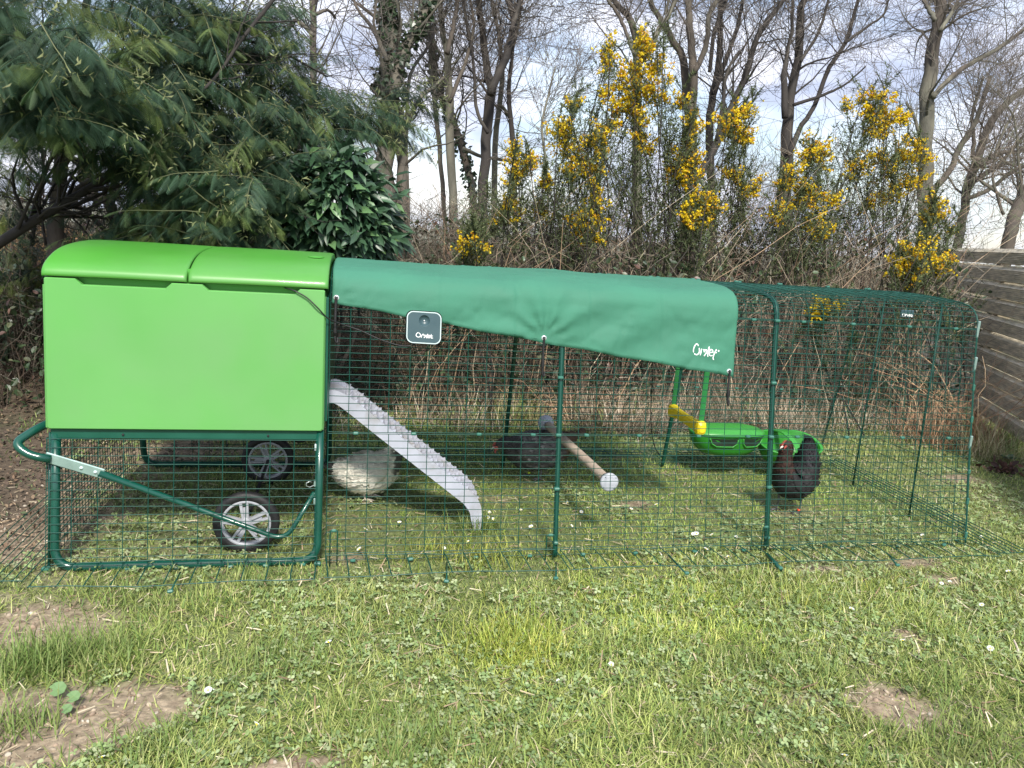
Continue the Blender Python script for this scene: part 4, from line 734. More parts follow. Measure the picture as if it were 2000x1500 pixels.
# daisies: each a little flower of its own
g = G(); 
for i in range(11):
    a = i * 2 * math.pi / 11; d = np.array([math.cos(a), math.sin(a), 0]); s = np.array([-d[1], d[0], 0]); g.add([d * .002 - s * .0012 + [0, 0, .018], d * .002 + s * .0012 + [0, 0, .018], d * .0085 + s * .0018 + [0, 0, .0205], d * .0085 - s * .0018 + [0, 0, .0205]], [(0, 1, 2, 3)])
me_pet = g.mesh('petals'); me_pet.materials.append(M_white)
g = G(); lathe(g, [(.0026, .0175), (.0024, .0205), (.0003, .0212)], (0, 0, 0), n=8); me_c = g.mesh('flower_centre'); me_c.materials.append(M_yellow)
g = G(); addtubes(g, np.array([[0, 0, 0], [.001, 0, .018]]), .0007, 4); me_s = g.mesh('stem'); me_s.materials.append(M_strap)
DAIS = [(645, 1268), (408, 1358), (413, 1402), (490, 1430), (405, 1362), (200, 1493), (1855, 1145), (1838, 1147), (1770, 1150), (1850, 1168), (1905, 1215), (1828, 1215), (1920, 1190), (1995, 1300), (1935, 1275), (1915, 1268), (1090, 1338), (1193, 1303), (1425, 1095), (1375, 1082), (1230, 1000), (1134, 1006), (1145, 1000), (1112, 1032), (780, 1028), (708, 1042), (918, 1063), (865, 1078), (708, 1080), (955, 1006), (965, 1022), (949, 1018), (960, 1023), (1017, 1003), (1040, 1036), (1110, 986), (1285, 994), (1277, 1078), (1283, 1088), (1437, 1054), (1395, 1050), (1353, 1050), (1360, 1050), (1180, 984), (1640, 1044), (1803, 1052), (1915, 1055), (1350, 1225), (1660, 1200), (1103, 1408), (1650, 1490), (855, 1245), (1765, 1262), (1980, 1125), (1972, 1125)]
for i, (a, b) in enumerate(DAIS):
    p = gnd(a, b); D = thing('daisy', 'small white daisy open in the short grass', 'daisy', (p[0], p[1], float(zg(p[0], p[1])) + .004), 'daisies dotted over the lawn')
    sc_ = random.uniform(.85, 1.25); D.scale = (sc_,) * 3; D.rotation_euler = (random.uniform(.1, .7), random.uniform(-.4, .4), random.random() * 6)
    for nm, me in (('petals', me_pet), ('flower_centre', me_c), ('stem', me_s)):
        o = bpy.data.objects.new(nm, me); C.objects.link(o); o.parent = D
# mallow seedling in the bare soil, lower left
p = gnd(115, 1375); ms = thing('mallow_seedling', 'seedling with three round pale leaves in the bare soil, lower left', 'seedling', (p[0], p[1], 0))
for (a, b, s_) in ((112, 1345, .020), (143, 1360, .016), (130, 1384, .013)):
    c = gnd(a, b, .03 if s_ > .015 else .018); g = G(); n = 26; V = [(0, 0, -.15)]
    for i in range(n):
        t_ = 2 * math.pi * i / n; rr_ = (1 + .05 * math.cos(7 * t_)) * (1 if abs(t_ - math.pi) > .3 else .55); V.append((rr_ * math.cos(t_), rr_ * math.sin(t_), .10 * math.cos(5 * t_) * .5))
    Bq = basis(np.array([[1, .3, .1]]), np.array([[.1, -.45, 1.0]]))[0]; V = (np.array(V) * s_) @ Bq.T + c; g.add(V, None, [(0, 1 + i, 1 + (i + 1) % n) for i in range(n)], col=(.16, .27, .11)); obj('leaf', g, M_clover, ms)
    g = G(); addtubes(g, smooth_path([(p[0], p[1], 0), (np.array([p[0], p[1], 0]) + c) / 2 + [0, 0, .006], c - [0, 0, .002]], 6), .0012, 5, col=(.2, .3, .1)); obj('stalk', g, M_clover, ms)
# sticks
g = G(); addtubes(g, smooth_path([gnd(1925, 1312, .012), gnd(1955, 1318, .018), gnd(1985, 1328, .012), gnd(2030, 1338, .01)], 10), np.linspace(.0022, .0035, 10), 6, col=(.42, .34, .24)); tag(obj('stick', g, M_twig), 'thin pale stick lying in the grass at the right edge', 'stick')
g = G(); addtubes(g, smooth_path([gnd(1980, 1250, .03), gnd(1988, 1268, .02), gnd(1990, 1285, .012), gnd(2000, 1300, .01)], 10), np.linspace(.003, .0045, 10), 6, col=(.5, .42, .33)); tag(obj('stick', g, M_twig), 'short forked grey stick standing out of the clover at the right edge', 'stick')
g = G(); p = gnd(1965, 925); n = 60; cc = rng.normal(size=(n, 3)) * np.array([.06, .04, .02]) + [p[0], p[1] + .02, .035]
scatter(g, LT, None, LF, cc, basis(rdir(n), rdir(n, .5)), .03 + .03 * rng.random(n), mixcol(n, [(.10, .045, .035), (.16, .08, .06), (.06, .03, .025)])); tag(obj('dead_leaf_clump', g, M_twig, kind='stuff'), 'clump of dark red-brown dead leaves on the grass before the fence', 'dead leaves')
g = G(); p = gnd(1968, 905); n = 9; a = rng.random(n) * 6.28; d = np.stack([np.cos(a), np.sin(a), .25 + 0 * a], 1); scatter(g, RL, None, RF, np.tile(p + [0, 0, .03], (n, 1)), basis(nrm(d), rdir(n, 2.5)), .06 + .02 * rng.random(n), mixcol(n, [(.10, .19, .12), (.14, .22, .15)])); tag(obj('broad_leaf_weed', g, M_clover), 'blue-green broad-leaved weed by the dead leaf clump', 'weed')
# ------------------------------------------------------------------ the green coop
FP = np.array([(0, 2.615), (.478, 2.70), (.85, 2.762), (.96, 2.775)])                # z, y of the leaning front wall
def yf(z): return np.interp(z, FP[:, 0], FP[:, 1])
YC = 3.18
half = [(2.615, 0.0), (2.70, .478), (2.762, .85), (2.775, .95), (2.786, 1.0), (2.806, 1.030), (2.84, 1.050), (2.90, 1.062), (3.02, 1.070)]
PROF = np.array([(y, z) for y, z in half] + [(YC, 1.073)] + [(2 * YC - y, z) for y, z in reversed(half)])
dP = np.concatenate([[0], np.cumsum(np.linalg.norm(np.diff(PROF, axis=0), axis=1))]); PL = dP[-1]
def prof(s, off=0.0):
    s = np.asarray(s, float); y = np.interp(s, dP, PROF[:, 0]); z = np.interp(s, dP, PROF[:, 1])
    e = .012; ty = np.interp(s + e, dP, PROF[:, 0]) - np.interp(s - e, dP, PROF[:, 0]); tz = np.interp(s + e, dP, PROF[:, 1]) - np.interp(s - e, dP, PROF[:, 1]); Ln = np.hypot(ty, tz)
    return y - tz / Ln * off, z + ty / Ln * off
def s_of_z(z): return np.interp(z, PROF[:7, 1], dP[:7])
coop = thing('chicken_coop', 'bright lime-green plastic chicken coop on a dark green tube stand with two wheels', 'chicken coop', (-.56, 3.18, 0))
XL, XR = -1.022, -.100
CP = [(2.672, .492), (2.722, .985)]                                                     # front panel y,z bottom and top
def ypan(z): return np.interp(z, [.492, 1.0], [2.672, 2.7225])
# front panel with two hand recesses cut in its top edge
def notched(x0, x1, z0, z1, notches):
    pts = [(x0 + .006, z0), (x1 - .006, z0), (x1, z0 + .006), (x1, z1 - .004), (x1 - .004, z1)]
    for a, b, d in reversed(notches): pts += [(b, z1), (b - .020, z1 - d), (a + .020, z1 - d), (a, z1)]
    return pts + [(x0 + .004, z1), (x0, z1 - .004), (x0, z0 + .006)]
N1 = (-.918, -.618, .019); N2 = (-.520, -.195, .019)
g = G(); out = notched(XL + .010, XR - .010, .492, .9975, [N1, N2]); n = len(out)
F_ = np.array([(x, ypan(z), z) for x, z in out]); I_ = F_.copy()
cx0, cz0 = (XL + XR) / 2, .75
I_[:, 0] = F_[:, 0] + np.sign(cx0 - F_[:, 0]) * .003 * (np.abs(F_[:, 0] - cx0) > .4); I_[:, 2] = F_[:, 2] + np.sign(cz0 - F_[:, 2]) * .003; I_[:, 1] = ypan(I_[:, 2]) - .003
bk = F_ + [0, .02, 0]
g.add(np.vstack([I_, F_, bk]), [(i, n + i, n + (i + 1) % n, (i + 1) % n) for i in range(n)] + [(n + i, 2 * n + i, 2 * n + (i + 1) % n, n + (i + 1) % n) for i in range(n)]); g.ngon(range(n)); g.ngon([2 * n + i for i in range(n)][::-1])
front = obj('front_panel', g, M_lime, coop)
# body behind: side walls with rounded front corners
g = G(); z0, z1 = .494, .972; 
def ring(zz, grow_=0.0):
    yb = ypan(zz); pts = [(XL + .012, yb + .004)]
    for a in np.linspace(90, 180, 7): pts.append((XL + .012 + .012 * math.cos(math.radians(a)), yb + .018 - .012 * math.sin(math.radians(a))))
    pts += [(XL, 2 * YC - yb - .02), (XL + .02, 2 * YC - yb), (XR - .02, 2 * YC - yb), (XR - .006, 2 * YC - yb - .02)]
    for a in np.linspace(0, 90, 5): pts.append((XR - .018 + .012 * math.cos(math.radians(a)), yb + .016 - .012 * math.sin(math.radians(a))))
    return [(x, y, zz) for x, y in pts]
ra, rb = ring(z0), ring(z1); n = len(ra); g.add(ra + rb, [(i, (i + 1) % n, n + (i + 1) % n, n + i) for i in range(n)]); g.ngon([i for i in range(n)][::-1]); g.ngon([n + i for i in range(n)])
obj('body', g, M_lime, coop, smooth=False)
g = G(); box(g, (XR - .003, YC, .74), (.012, .88, .46), None, .002); obj('end_panel', g, M_rail, coop)
# recessed lip that shows dark green inside the hand holds
g = G(); box(g, ((XL + XR) / 2, 2.762, .985), (XR - XL - .05, .022, .030)); obj('inner_lip', g, M_lime_dark, coop)
# two lids following the arched roof
LP_ = np.array([(2.7205, 1.0035), (2.7190, 1.011), (2.726, 1.027), (2.752, 1.047), (2.800, 1.067), (2.86, 1.084), (2.94, 1.096), (3.06, 1.104), (3.18, 1.107)])
LPF = smooth_path(LP_, 26); LPF = np.vstack([LPF, np.stack([2 * YC - LPF[::-1, 0], LPF[::-1, 1]], 1)[1:]])
def lid(x0, x1, name='lid'):
    xs = [x0, x0 + .0015, x0 + .006, x0 + .014] + list(np.linspace(x0 + .014, x1 - .014, 12)[1:-1]) + [x1 - .014, x1 - .006, x1 - .0015, x1]; g = G(); ins = [.008, .0035, .0008, 0] + [0] * 10 + [0, .0008, .0035, .008]; V = []
    cen = np.array([YC, .80])
    for x, i_ in zip(xs, ins):
        d = cen - LPF; d /= np.linalg.norm(d, axis=1, keepdims=True); p = LPF + d * i_
        bow = 0.0012 * math.sin((x - x0) / (x1 - x0) * math.pi); V.append(np.stack([np.full(len(p), x), p[:, 0], p[:, 1] + bow], 1))
    m_, k_ = len(xs), len(LPF); idx = np.arange(m_ * k_).reshape(m_, k_); q = np.stack([idx[:-1, :-1], idx[1:, :-1], idx[1:, 1:], idx[:-1, 1:]], -1).reshape(-1, 4); g.add(np.concatenate(V), q)
    b_ = g.n; inner = []                                        # end walls and underside
    for x in (x0, x1):
        d = cen - LPF; d /= np.linalg.norm(d, axis=1, keepdims=True); p = LPF + d * .008; p2 = LPF + d * .03; s_ = g.n; g.add(np.vstack([np.stack([np.full(k_, x), p[:, 0], p[:, 1]], 1), np.stack([np.full(k_, x), p2[:, 0], p2[:, 1]], 1)]), [(s_ * 0 + i, i + 1, k_ + i + 1, k_ + i) for i in range(k_ - 1)])
    g.add([(x0, LPF[0, 0], LPF[0, 1]), (x1, LPF[0, 0], LPF[0, 1]), (x1, LPF[0, 0] + .03, LPF[0, 1]), (x0, LPF[0, 0] + .03, LPF[0, 1])], [(0, 1, 2, 3)])
    return obj(name, g, M_lid, coop, smooth=True)
lid(XL + .002, -.5705); lid(-.5655, XR + .001)
g = G(); lathe(g, [(.030, 0), (.030, .0035), (.020, .0045), (0.0005, .0045)], (-.155, 2.965, 1.0985), n=20); obj('vent_cap', g, M_lime_dark, coop)
g = G(); box(g, ((XL + XR) / 2, YC, 1.02), (XR - XL - .03, .86, .05)); obj('ceiling_tray', g, M_lime_dark, coop)
# base rails under the box
for yy, nm in ((2.700, 'front_rail'), (2 * YC - 2.700, 'rear_rail')):
    g = G(); box(g, ((XL + XR) / 2 - .001, yy, .4715), (XR - XL - .03, .030, .038), None, .004); obj(nm, g, M_rail, coop)
    for xs_ in (-.78, -.30):
        g = G(); lathe(g, [(.004, 0), (.004, -.004), (.0005, -.005)], (xs_, yy - .0152, .47), 'y', 10); obj('screw', g, M_black, coop)
g = G(); box(g, ((XL + XR) / 2, YC, .488), (XR - XL - .04, .98, .010)); obj('floor_tray', g, M_dark, coop)
# tube stand: one bent tube in front, one behind
def stand(side):
    f_ = (lambda z: yf(z)) if side < 0 else (lambda z: 2 * YC - yf(z)); c = []
    xl, xr = -.995, -.120; zb = .012
    path = fillet([(xl, f_(.46), .47), (xl, f_(.2), .2), (xl, f_(zb), zb), (xr, f_(zb), zb), (xr, f_(.2), .2), (xr, f_(.46), .49)], .07, 9); g = G(); addtubes(g, path, .0150, 12); return obj('stand_tube', g, M_tube, coop, smooth=True)
stand(-1); stand(1)
g = G(); addtubes(g, np.array([(-1.016, yf(.46) + .012, .47), (-1.018, yf(0) + .012, -.02)]), .0055, 8); obj('corner_rod', g, M_tube, coop, smooth=True)
# towing handle: a bent tube with a flattened bright plate
hY = 2.690
hp = [(-1.045, .462), (-1.098, .437), (-1.092, .412), (-1.05, .397), (-.99, .385)]
H1 = fillet([(-1.020, 2.80, .492), (-1.062, 2.735, .478), (-1.112, 2.665, .442), (-1.065, 2.650, .405), (-1.000, 2.655, .390)], .05, 8); g = G(); addtubes(g, H1, .0145, 12); obj('handle_grip', g, M_tube, coop, smooth=True)
pl0 = np.array([-1.020, 2.660, .397]); pl1 = np.array([-.838, 2.655, .336]); d = nrm(pl1 - pl0); g = G(); box(g, (pl0 + pl1) / 2, (np.linalg.norm(pl1 - pl0), .007, .037), np.stack([d, [0, 1, 0], np.cross(d, [0, 1, 0])], 1), .003); pb = obj('handle_plate', g, M_plate, coop)
for f in (.62, .86):
    p = pl0 + (pl1 - pl0) * f; g = G(); lathe(g, [(.0062, 0), (.0055, -.0035), (.0005, -.0055)], p + [0, -.0034, 0], 'y', 12); obj('bolt', g, M_rimlight, pb, smooth=True)
H2 = fillet([(-.850, 2.656, .340), (-.235, 2.640, .083), (-.135, 2.662, .262)], .06, 10); g = G(); addtubes(g, H2, np.concatenate([[.0125], np.full(len(H2) - 1, .0086)]), 12); obj('handle_tube', g, M_tube, coop, smooth=True)
g = G(); addtubes(g, np.array([(-.143, 2.66, .30), (-.152, 2.65, .308), (-.163, 2.648, .303), (-.164, 2.648, .292), (-.152, 2.652, .285), (-.132, 2.66, .292), (-.118, 2.665, .292)]), .0018, 6); obj('safety_pin', g, M_wirepale, coop, smooth=True)
for z_ in (.428, .298, .232):
    g = G(); box(g, (-.134, yf(z_) - .010, z_), (.007, .010, .026), None, .002); obj('side_clip', g, M_plate if z_ < .4 else M_rimlight, coop)
# wheels
def wheel(cx_, cy_, rr, tilt=0):
    wobj = G(); tw_ = .036
    lathe(wobj, [(rr * .74, -tw_ / 2 + .004), (rr * .80, -tw_ / 2), (rr * .93, -tw_ / 2), (rr * .985, -tw_ / 2 + .006), (rr, -.006), (rr, .006), (rr * .985, tw_ / 2 - .006), (rr * .93, tw_ / 2), (rr * .80, tw_ / 2), (rr * .74, tw_ / 2 - .004), (rr * .74, -tw_ / 2 + .004)], (cx_, cy_, rr - .004), 'y', 48)
    hub = obj('wheel', wobj, M_black, coop, smooth=True); ri = G()
    lathe(ri, [(rr * .75, -.014), (rr * .70, -.017), (rr * .66, -.014), (rr * .66, .014), (rr * .75, .014)], (cx_, cy_, rr - .004), 'y', 48); obj('rim', ri, M_rim, hub, smooth=True)
    for k in range(5):
        a = math.radians(90 + tilt + 72 * k); sp_ = G(); u_ = np.array([math.cos(a), 0, math.sin(a)]); v_ = np.array([-math.sin(a), 0, math.cos(a)]); c_ = np.array([cx_, cy_, rr - .004])
        for sgn in (-1, 1):
            o_ = c_ + v_ * sgn * rr * .065; prism(sp_, [(rr * .10, -rr * .035), (rr * .69, -rr * .075 + sgn * rr * .03), (rr * .69, rr * .0 + sgn * rr * .045), (rr * .10, rr * .035)], (o_ + [0, -.015, 0], u_, v_, [0, 1, 0]), .014)
        prism(sp_, [(rr * .10, -rr * .08), (rr * .50, -rr * .07), (rr * .50, rr * .07), (rr * .10, rr * .08)], (c_ + [0, -.008, 0], u_, v_, [0, 1, 0]), .010); obj('spoke', sp_, M_rim, hub)
    hb = G(); lathe(hb, [(.0005, -.019), (rr * .10, -.0185), (rr * .12, -.016), (rr * .16, -.016), (rr * .19, -.012), (rr * .19, .012)], (cx_, cy_, rr - .004), 'y', 24); obj('hub', hb, M_rim, hub, smooth=True)
wp = gnd(480, 1023, .118); wheel(wp[0], wp[1] + .02, .120, 8)
wp2 = at(524, 892, 3.50); wheel(wp2[0], 3.50, .120, 20)
g = G(); addtubes(g, np.array([(wp[0], wp[1] + .04, .116), (wp2[0], 3.49, .116)]), .007, 8); obj('axle', g, M_black, coop)
g = G(); addtubes(g, fillet([(-.46, 3.42, .46), (-.36, 3.44, .30), (-.24, 3.48, .20), (-.13, 3.60, .30)], .05, 6), .011, 8); addtubes(g, np.array([(-.44, 3.40, .42), (-.36, 3.41, .40)]), .004, 6); obj('lifting_lever', g, M_black, coop, smooth=True)
# mesh of the under-run
def panel(name, parent, xs, ss, wire=.0014, jit=.0, off=0.0, matl=M_wire):
    """wires along x at each arc position in ss, wires along the arc at each x in xs"""
    g = G(); x0, x1 = xs[0], xs[-1]; y, z = prof(np.array(ss), off); n = len(ss)
    P = np.zeros((n, 9, 3)); P[:, :, 0] = np.linspace(x0, x1, 9)[None]; wv = rng.normal(size=(n, 9)) * .0006
    P[:, :, 1] = y[:, None]; P[:, :, 2] = z[:, None] + wv; addtubes(g, P, wire, 4, caps=False)
    sl_ = np.linspace(ss[0], ss[-1], max(3, int((ss[-1] - ss[0]) / .03) + 2)); y, z = prof(sl_, off + wire * 1.6); m_ = len(xs); P = np.zeros((m_, len(sl_), 3)); P[:, :, 0] = np.array(xs)[:, None] + rng.normal(size=(m_, 1)) * .0008; P[:, :, 1] = y[None]; P[:, :, 2] = z[None]
    addtubes(g, P, wire, 4, caps=False); return obj(name, g, matl, parent)
def stepped(a, b, step): n = max(2, int(round((b - a) / step)) + 1); return np.linspace(a, b, n)
clipg = G(); box(clipg, (0, 0, 0), (.020, .014, .011), None, .003); me_clip = clipg.mesh('clip'); me_clip.materials.append(M_clip)
def clip(parent, p, rz=0, sc_=1.0, rx=0):
    o = bpy.data.objects.new('clip', me_clip); C.objects.link(o); o.parent = parent; o.matrix_parent_inverse = Matrix.Translation(-Vector(parent.location)); o.location = p; o.rotation_euler = (rx + random.uniform(-.2, .2), random.uniform(-.1, .1), rz + random.uniform(-.15, .15)); o.scale = (sc_,) * 3; return o
sF0 = s_of_z(.03); sF1 = s_of_z(.452)
panel('mesh_panel', coop, stepped(-1.018, -.128, .0805), stepped(sF0 - .01, sF1, .0298), off=.020)
panel('mesh_panel', coop, stepped(-1.018, -.128, .0805), PL - stepped(sF0, sF1, .0298)[::-1], off=.004)
g = G(); ys = stepped(2.66, 3.70, .033); P = np.array([[(-1.024, y, .01 + (0 if .05 < 0 else 0)), (-1.024, YC + (y - YC) * (1 - .16 * .46), .455)] for y in ys]); addtubes(g, P, .0014, 4, caps=False)
P = np.array([[(-1.026, yf(z), z), (-1.026, 2 * YC - yf(z), z)] for z in stepped(.02, .45, .0285)]); addtubes(g, P, .0014, 4, caps=False); obj('mesh_panel', g, M_wire, coop)
for x_ in (-.76, -.60, -.42, -.30, -.17): clip(coop, (x_, yf(0) - .012, .006))
clip(coop, (-1.02, yf(0) - .004, .012), 0, 1.4); clip(coop, (-.118, yf(0) - .012, .008), 0, 1.2)
# ladder
lY0, lY1 = 2.89, 3.10
def lad(px_, py_, Y): p = at(px_, py_, Y); return (p[0], p[2])
tp_ = [lad(638, 766, lY0), lad(655, 763, lY0), lad(690, 781, lY0), lad(755, 832, lY0), lad(830, 890, lY0), lad(900, 945, lY0), lad(925, 965, lY0), lad(938, 985, lY0), lad(941, 1008, lY0), (lad(938, 1040, lY0)[0], .0)]
bt_ = [lad(638, 789, lY0), lad(652, 788, lY0), lad(672, 800, lY0), lad(735, 850, lY0), lad(805, 905, lY0), lad(880, 964, lY0), lad(905, 984, lY0), lad(917, 1000, lY0), lad(920, 1015, lY0), (lad(925, 1040, lY0)[0], .0)]
top_s = smooth_path(tp_, 40); bot_s = smooth_path(bt_, 40)
def ladder_rail(y0, th, parent=coop, name='ladder'):
    g = G(); n = len(top_s); V = np.vstack([[(x, y0, z) for x, z in top_s], [(x, y0, z) for x, z in bot_s], [(x, y0 + th, z) for x, z in top_s], [(x, y0 + th, z) for x, z in bot_s]]); Q = []
    for i in range(n - 1): Q += [(i, i + 1, n + i + 1, n + i), (2 * n + i, 3 * n + i, 3 * n + i + 1, 2 * n + i + 1), (i, 2 * n + i, 2 * n + i + 1, i + 1), (n + i, n + i + 1, 3 * n + i + 1, 3 * n + i)]
    g.add(V, Q + [(0, n, 3 * n, 2 * n), (n - 1, 3 * n - 1, 4 * n - 1, 2 * n - 1)]); return obj(name, g, M_grey, parent)
lad0 = ladder_rail(lY0, .014); ladder_rail(lY1, .014, lad0, 'far_rail')
dcum = np.concatenate([[0], np.cumsum(np.linalg.norm(np.diff(top_s, axis=0), axis=1))]); up_n = []
g = G(); Vd = []
for (x_, z_), (x2, z2) in zip(top_s[2:33], bot_s[2:33]):
    cx9, cz9 = x_ * .72 + x2 * .28, z_ * .72 + z2 * .28
    Vd += [(cx9, lY0 + .012, cz9), (cx9, lY1 + .002, cz9), (cx9 * .8 + x2 * .2, lY1 + .002, cz9 * .8 + z2 * .2), (cx9 * .8 + x2 * .2, lY0 + .012, cz9 * .8 + z2 * .2)]
idx = np.arange(len(Vd)).reshape(-1, 4); g.add(Vd, np.stack([idx[:-1], np.roll(idx, -1, 1)[:-1], np.roll(idx, -1, 1)[1:], idx[1:]], -1).reshape(-1, 4)); obj('deck', g, M_grey, lad0)
g = G(); nt_ = 22
for k in range(nt_):
    s = dcum[-1] * (.10 + .74 * k / (nt_ - 1)); x_ = np.interp(s, dcum, top_s[:, 0]); z_ = np.interp(s, dcum, top_s[:, 1]); x2 = np.interp(s + .01, dcum, top_s[:, 0]); z2 = np.interp(s + .01, dcum, top_s[:, 1]); d = nrm(np.array([x2 - x_, 0, z2 - z_])); nrm_ = np.array([-d[2], 0, d[0]]); 
    if nrm_[2] < 0: nrm_ = -nrm_
    g = G(); pts = np.array([(x_, lY0 + .002, z_)]) ; c_ = np.array([x_, (lY0 + lY1) / 2 + .007, z_]) - nrm_ * .012
    Vb = []
    for yy in np.linspace(lY0 + .010, lY1 + .006, 7):
        wv = .004 * math.sin((yy - lY0) * 90); Vb += [np.array([x_, yy, z_]) - nrm_ * .016 - d * .010, np.array([x_, yy, z_]) - nrm_ * .003 - d * .010, np.array([x_, yy, z_]) + nrm_ * (.007 + wv) + d * .002, np.array([x_, yy, z_]) - nrm_ * .010 + d * .012, np.array([x_, yy, z_]) - nrm_ * .018 + d * .012]
    idx = np.arange(35).reshape(7, 5); q_ = np.stack([idx[:-1], idx[1:], np.roll(idx, -1, 1)[1:], np.roll(idx, -1, 1)[:-1]], -1).reshape(-1, 4); g.add(Vb, q_); g.ngon(range(5)); g.ngon([34, 33, 32, 31, 30]); obj('tread', g, M_grey, lad0)
g = G(); box(g, (lad(645, 775, lY0)[0] - .012, (lY0 + lY1) / 2, lad(645, 775, lY0)[1] + .002), (.05, .20, .02), None, .004); obj('top_step', g, M_grey, lad0)
# ------------------------------------------------------------------ the wire run
run = thing('chicken_run', 'long dark green wire mesh run with rounded roof standing on the lawn beside the coop', 'chicken run', (1.3, 3.18, 0))
XB = [-.098, .79, 1.71, 2.69]
SA = s_of_z(.478); SB = s_of_z(.955)
for i in range(3):
    a, b = XB[i] + .006, XB[i + 1] - .006; xs = stepped(a, b, .0715)
    zlo = stepped(s_of_z(.012), SA - .003, .0268); panel('mesh_panel', run, xs, zlo); panel('mesh_panel', run, xs, PL - zlo[::-1])
    zup = stepped(SA + .003, SB - .002, .0262); panel('mesh_panel', run, xs, zup); panel('mesh_panel', run, xs, PL - zup[::-1])
    panel('mesh_panel', run, xs, stepped(SB + .002, PL - SB - .002, .0268), wire=.0015)
for i, X in enumerate(XB[1:3]):
    s = np.linspace(.002, PL - .002, 90); y, z = prof(s, -.010); g = G(); addtubes(g, np.stack([np.full(90, X), y, z], 1), .0102, 12); obj('hoop', g, M_tube, run, smooth=True)
    for zz in (.05, .20, .34, .60, .74, .86):
        pass
    for zz in (.06, .27, .478, .70, .955)[:5 if i else 4]:
        clip(run, (X - .005, yf(zz) - .006, zz), 0, 1.15); clip(run, (X, 2 * YC - yf(zz), zz))
for X in (XB[3],):
    s = np.linspace(.002, PL - .002, 90); y, z = prof(s, 0); g = G(); addtubes(g, np.stack([np.full(90, X), y, z], 1), .0034, 8); obj('end_frame', g, M_wire, run, smooth=True)
for zz, hh in ((.955, .075), (.80, .07), (.70, .03), (.46, .06), (.33, .02), (.20, .03), (.05, .03), (.56, .03)):
    g = G(); zz2 = zz + hh * .5; box(g, (XB[3], yf(zz), zz), (.012, .012, hh), None, .003); obj('corner_clip', g, M_clip if hh < .05 else M_plate, run)
for i in range(3):
    for f in (.12, .36, .64, .88):
        X = XB[i] + (XB[i + 1] - XB[i]) * f; clip(run, (X, yf(.478) - .003, .478)); clip(run, (X, 2 * YC - yf(.478), .478))
        if X > 1.53: clip(run, (X, yf(.955) - .003, .955));
        if 1: y, z = prof(PL / 2); clip(run, (X, float(y) + .2, 1.074)); clip(run, (X + .1, 3.53, 1.066))
        clip(run, (X, yf(0) - .004, .012))
# far end wall with its door posts
g = G(); ys = stepped(2.63, 3.73, .0335); P = []
def roof_z(y):
    s = np.linspace(0, PL, 400); py_, pz_ = prof(s); k = np.argsort(py_[100:300]); return np.interp(y, PROF[3:-3, 0], PROF[3:-3, 1])
for y in ys:
    dy = (y - YC) / .565; ztop = roof_z(YC + dy * .405); P.append([(XB[3], y, .01), (XB[3], YC + dy * (.565 - .16 * .5), .5), (XB[3], YC + dy * .41, ztop)])
addtubes(g, np.array(P), .0014, 4, caps=False)
P = [[(XB[3] + .002, yf(z), z), (XB[3] + .002, 2 * YC - yf(z), z)] for z in stepped(.02, 1.03, .0715)]; addtubes(g, np.array(P), .0014, 4, caps=False); obj('end_mesh', g, M_wire, run)
for (y0, y1) in ((2.965, 2.998), (3.40, 3.39)):
    g = G(); addtubes(g, np.array([(XB[3] - .004, y0, .0), (XB[3] - .004, y1, 1.04)]), .0044, 8); obj('door_post', g, M_wire, run, smooth=True)
# skirts lying on the grass
def skirt(x0, x1, y0, y1, sx, sy, z=.040, skew=0.0):
    g = G(); ys = stepped(y0, y1, sy); P = np.array([[(xx, y, z + .004 * math.sin(xx * 9 + y * 20)) for xx in np.linspace(x0, x1, 9)] for y in ys]); P[:, 1:-1, 2] += rng.normal(size=(len(ys), 7)) * .002; addtubes(g, P, .0019, 4, caps=False)
    xs = stepped(x0, x1, sx); P = np.array([[(xx, y0, z + .002), (xx + skew * .5, (y0 + y1) / 2, z + .005), (xx + skew, y1, z)] for xx in xs]); addtubes(g, P, .0022, 4, caps=False); obj('skirt_mesh', g, M_wire, run)
skirt(-1.00, -.12, 2.59, 2.415, .080, .029); 
for i in range(3): skirt(XB[i] + .01, XB[i + 1] - .01, 2.595, 2.43, .0715, .027, skew=.012)
for i in range(3): skirt(XB[i] + .01, XB[i + 1] - .01, 3.765, 3.95, .0715, .027)
skirt(2.71, 2.86, 3.74, 2.46, .030, .0715); skirt(-1.24, -1.035, 3.6, 2.46, .030, .08)
for a, b, c_, d_ in [(1498, 1083, 1525, 1112), (873, 1098, 872, 1138), (1086, 1098, 1086, 1132), (1305, 1085, 1342, 1122), (1732, 1080, 1754, 1106), (352, 1118, 332, 1158)]:
    p, q = gnd(a, b, .036), gnd(c_, d_, .034); g = G(); rr = .0085 if a == 1498 else .0032; addtubes(g, np.array([p, q]), rr, 8); o = obj('skirt_rod', g, M_tube, run, smooth=True); clip(run, tuple(q + [0, .004, .004]), 0, .9)
# ground pegs: tall wire staples
for (x_, y_, h_, dx, lab) in ((-.075, 2.598, .135, .026, 'tall green wire staple standing by the right foot of the coop'), (.745, 2.598, .10, .03, 'green wire staple beside the foot of the first hoop'), (1.672, 2.60, .115, .026, 'green wire staple beside the foot of the second hoop')):
    pg = thing('ground_peg', lab, 'ground peg', (x_, y_, 0)); g = G(); addtubes(g, fillet([(x_, y_, -.03), (x_, y_ + .006, h_), (x_ + dx, y_ + .006, h_), (x_ + dx, y_, -.03)], .005, 4), .0026, 8); obj('wire_staple', g, M_tube, pg, smooth=True)
    g = G(); box(g, (x_ + dx / 2, y_ + .005, h_), (dx * .7, .009, .011), None, .003); obj('cap', g, M_clip, pg)
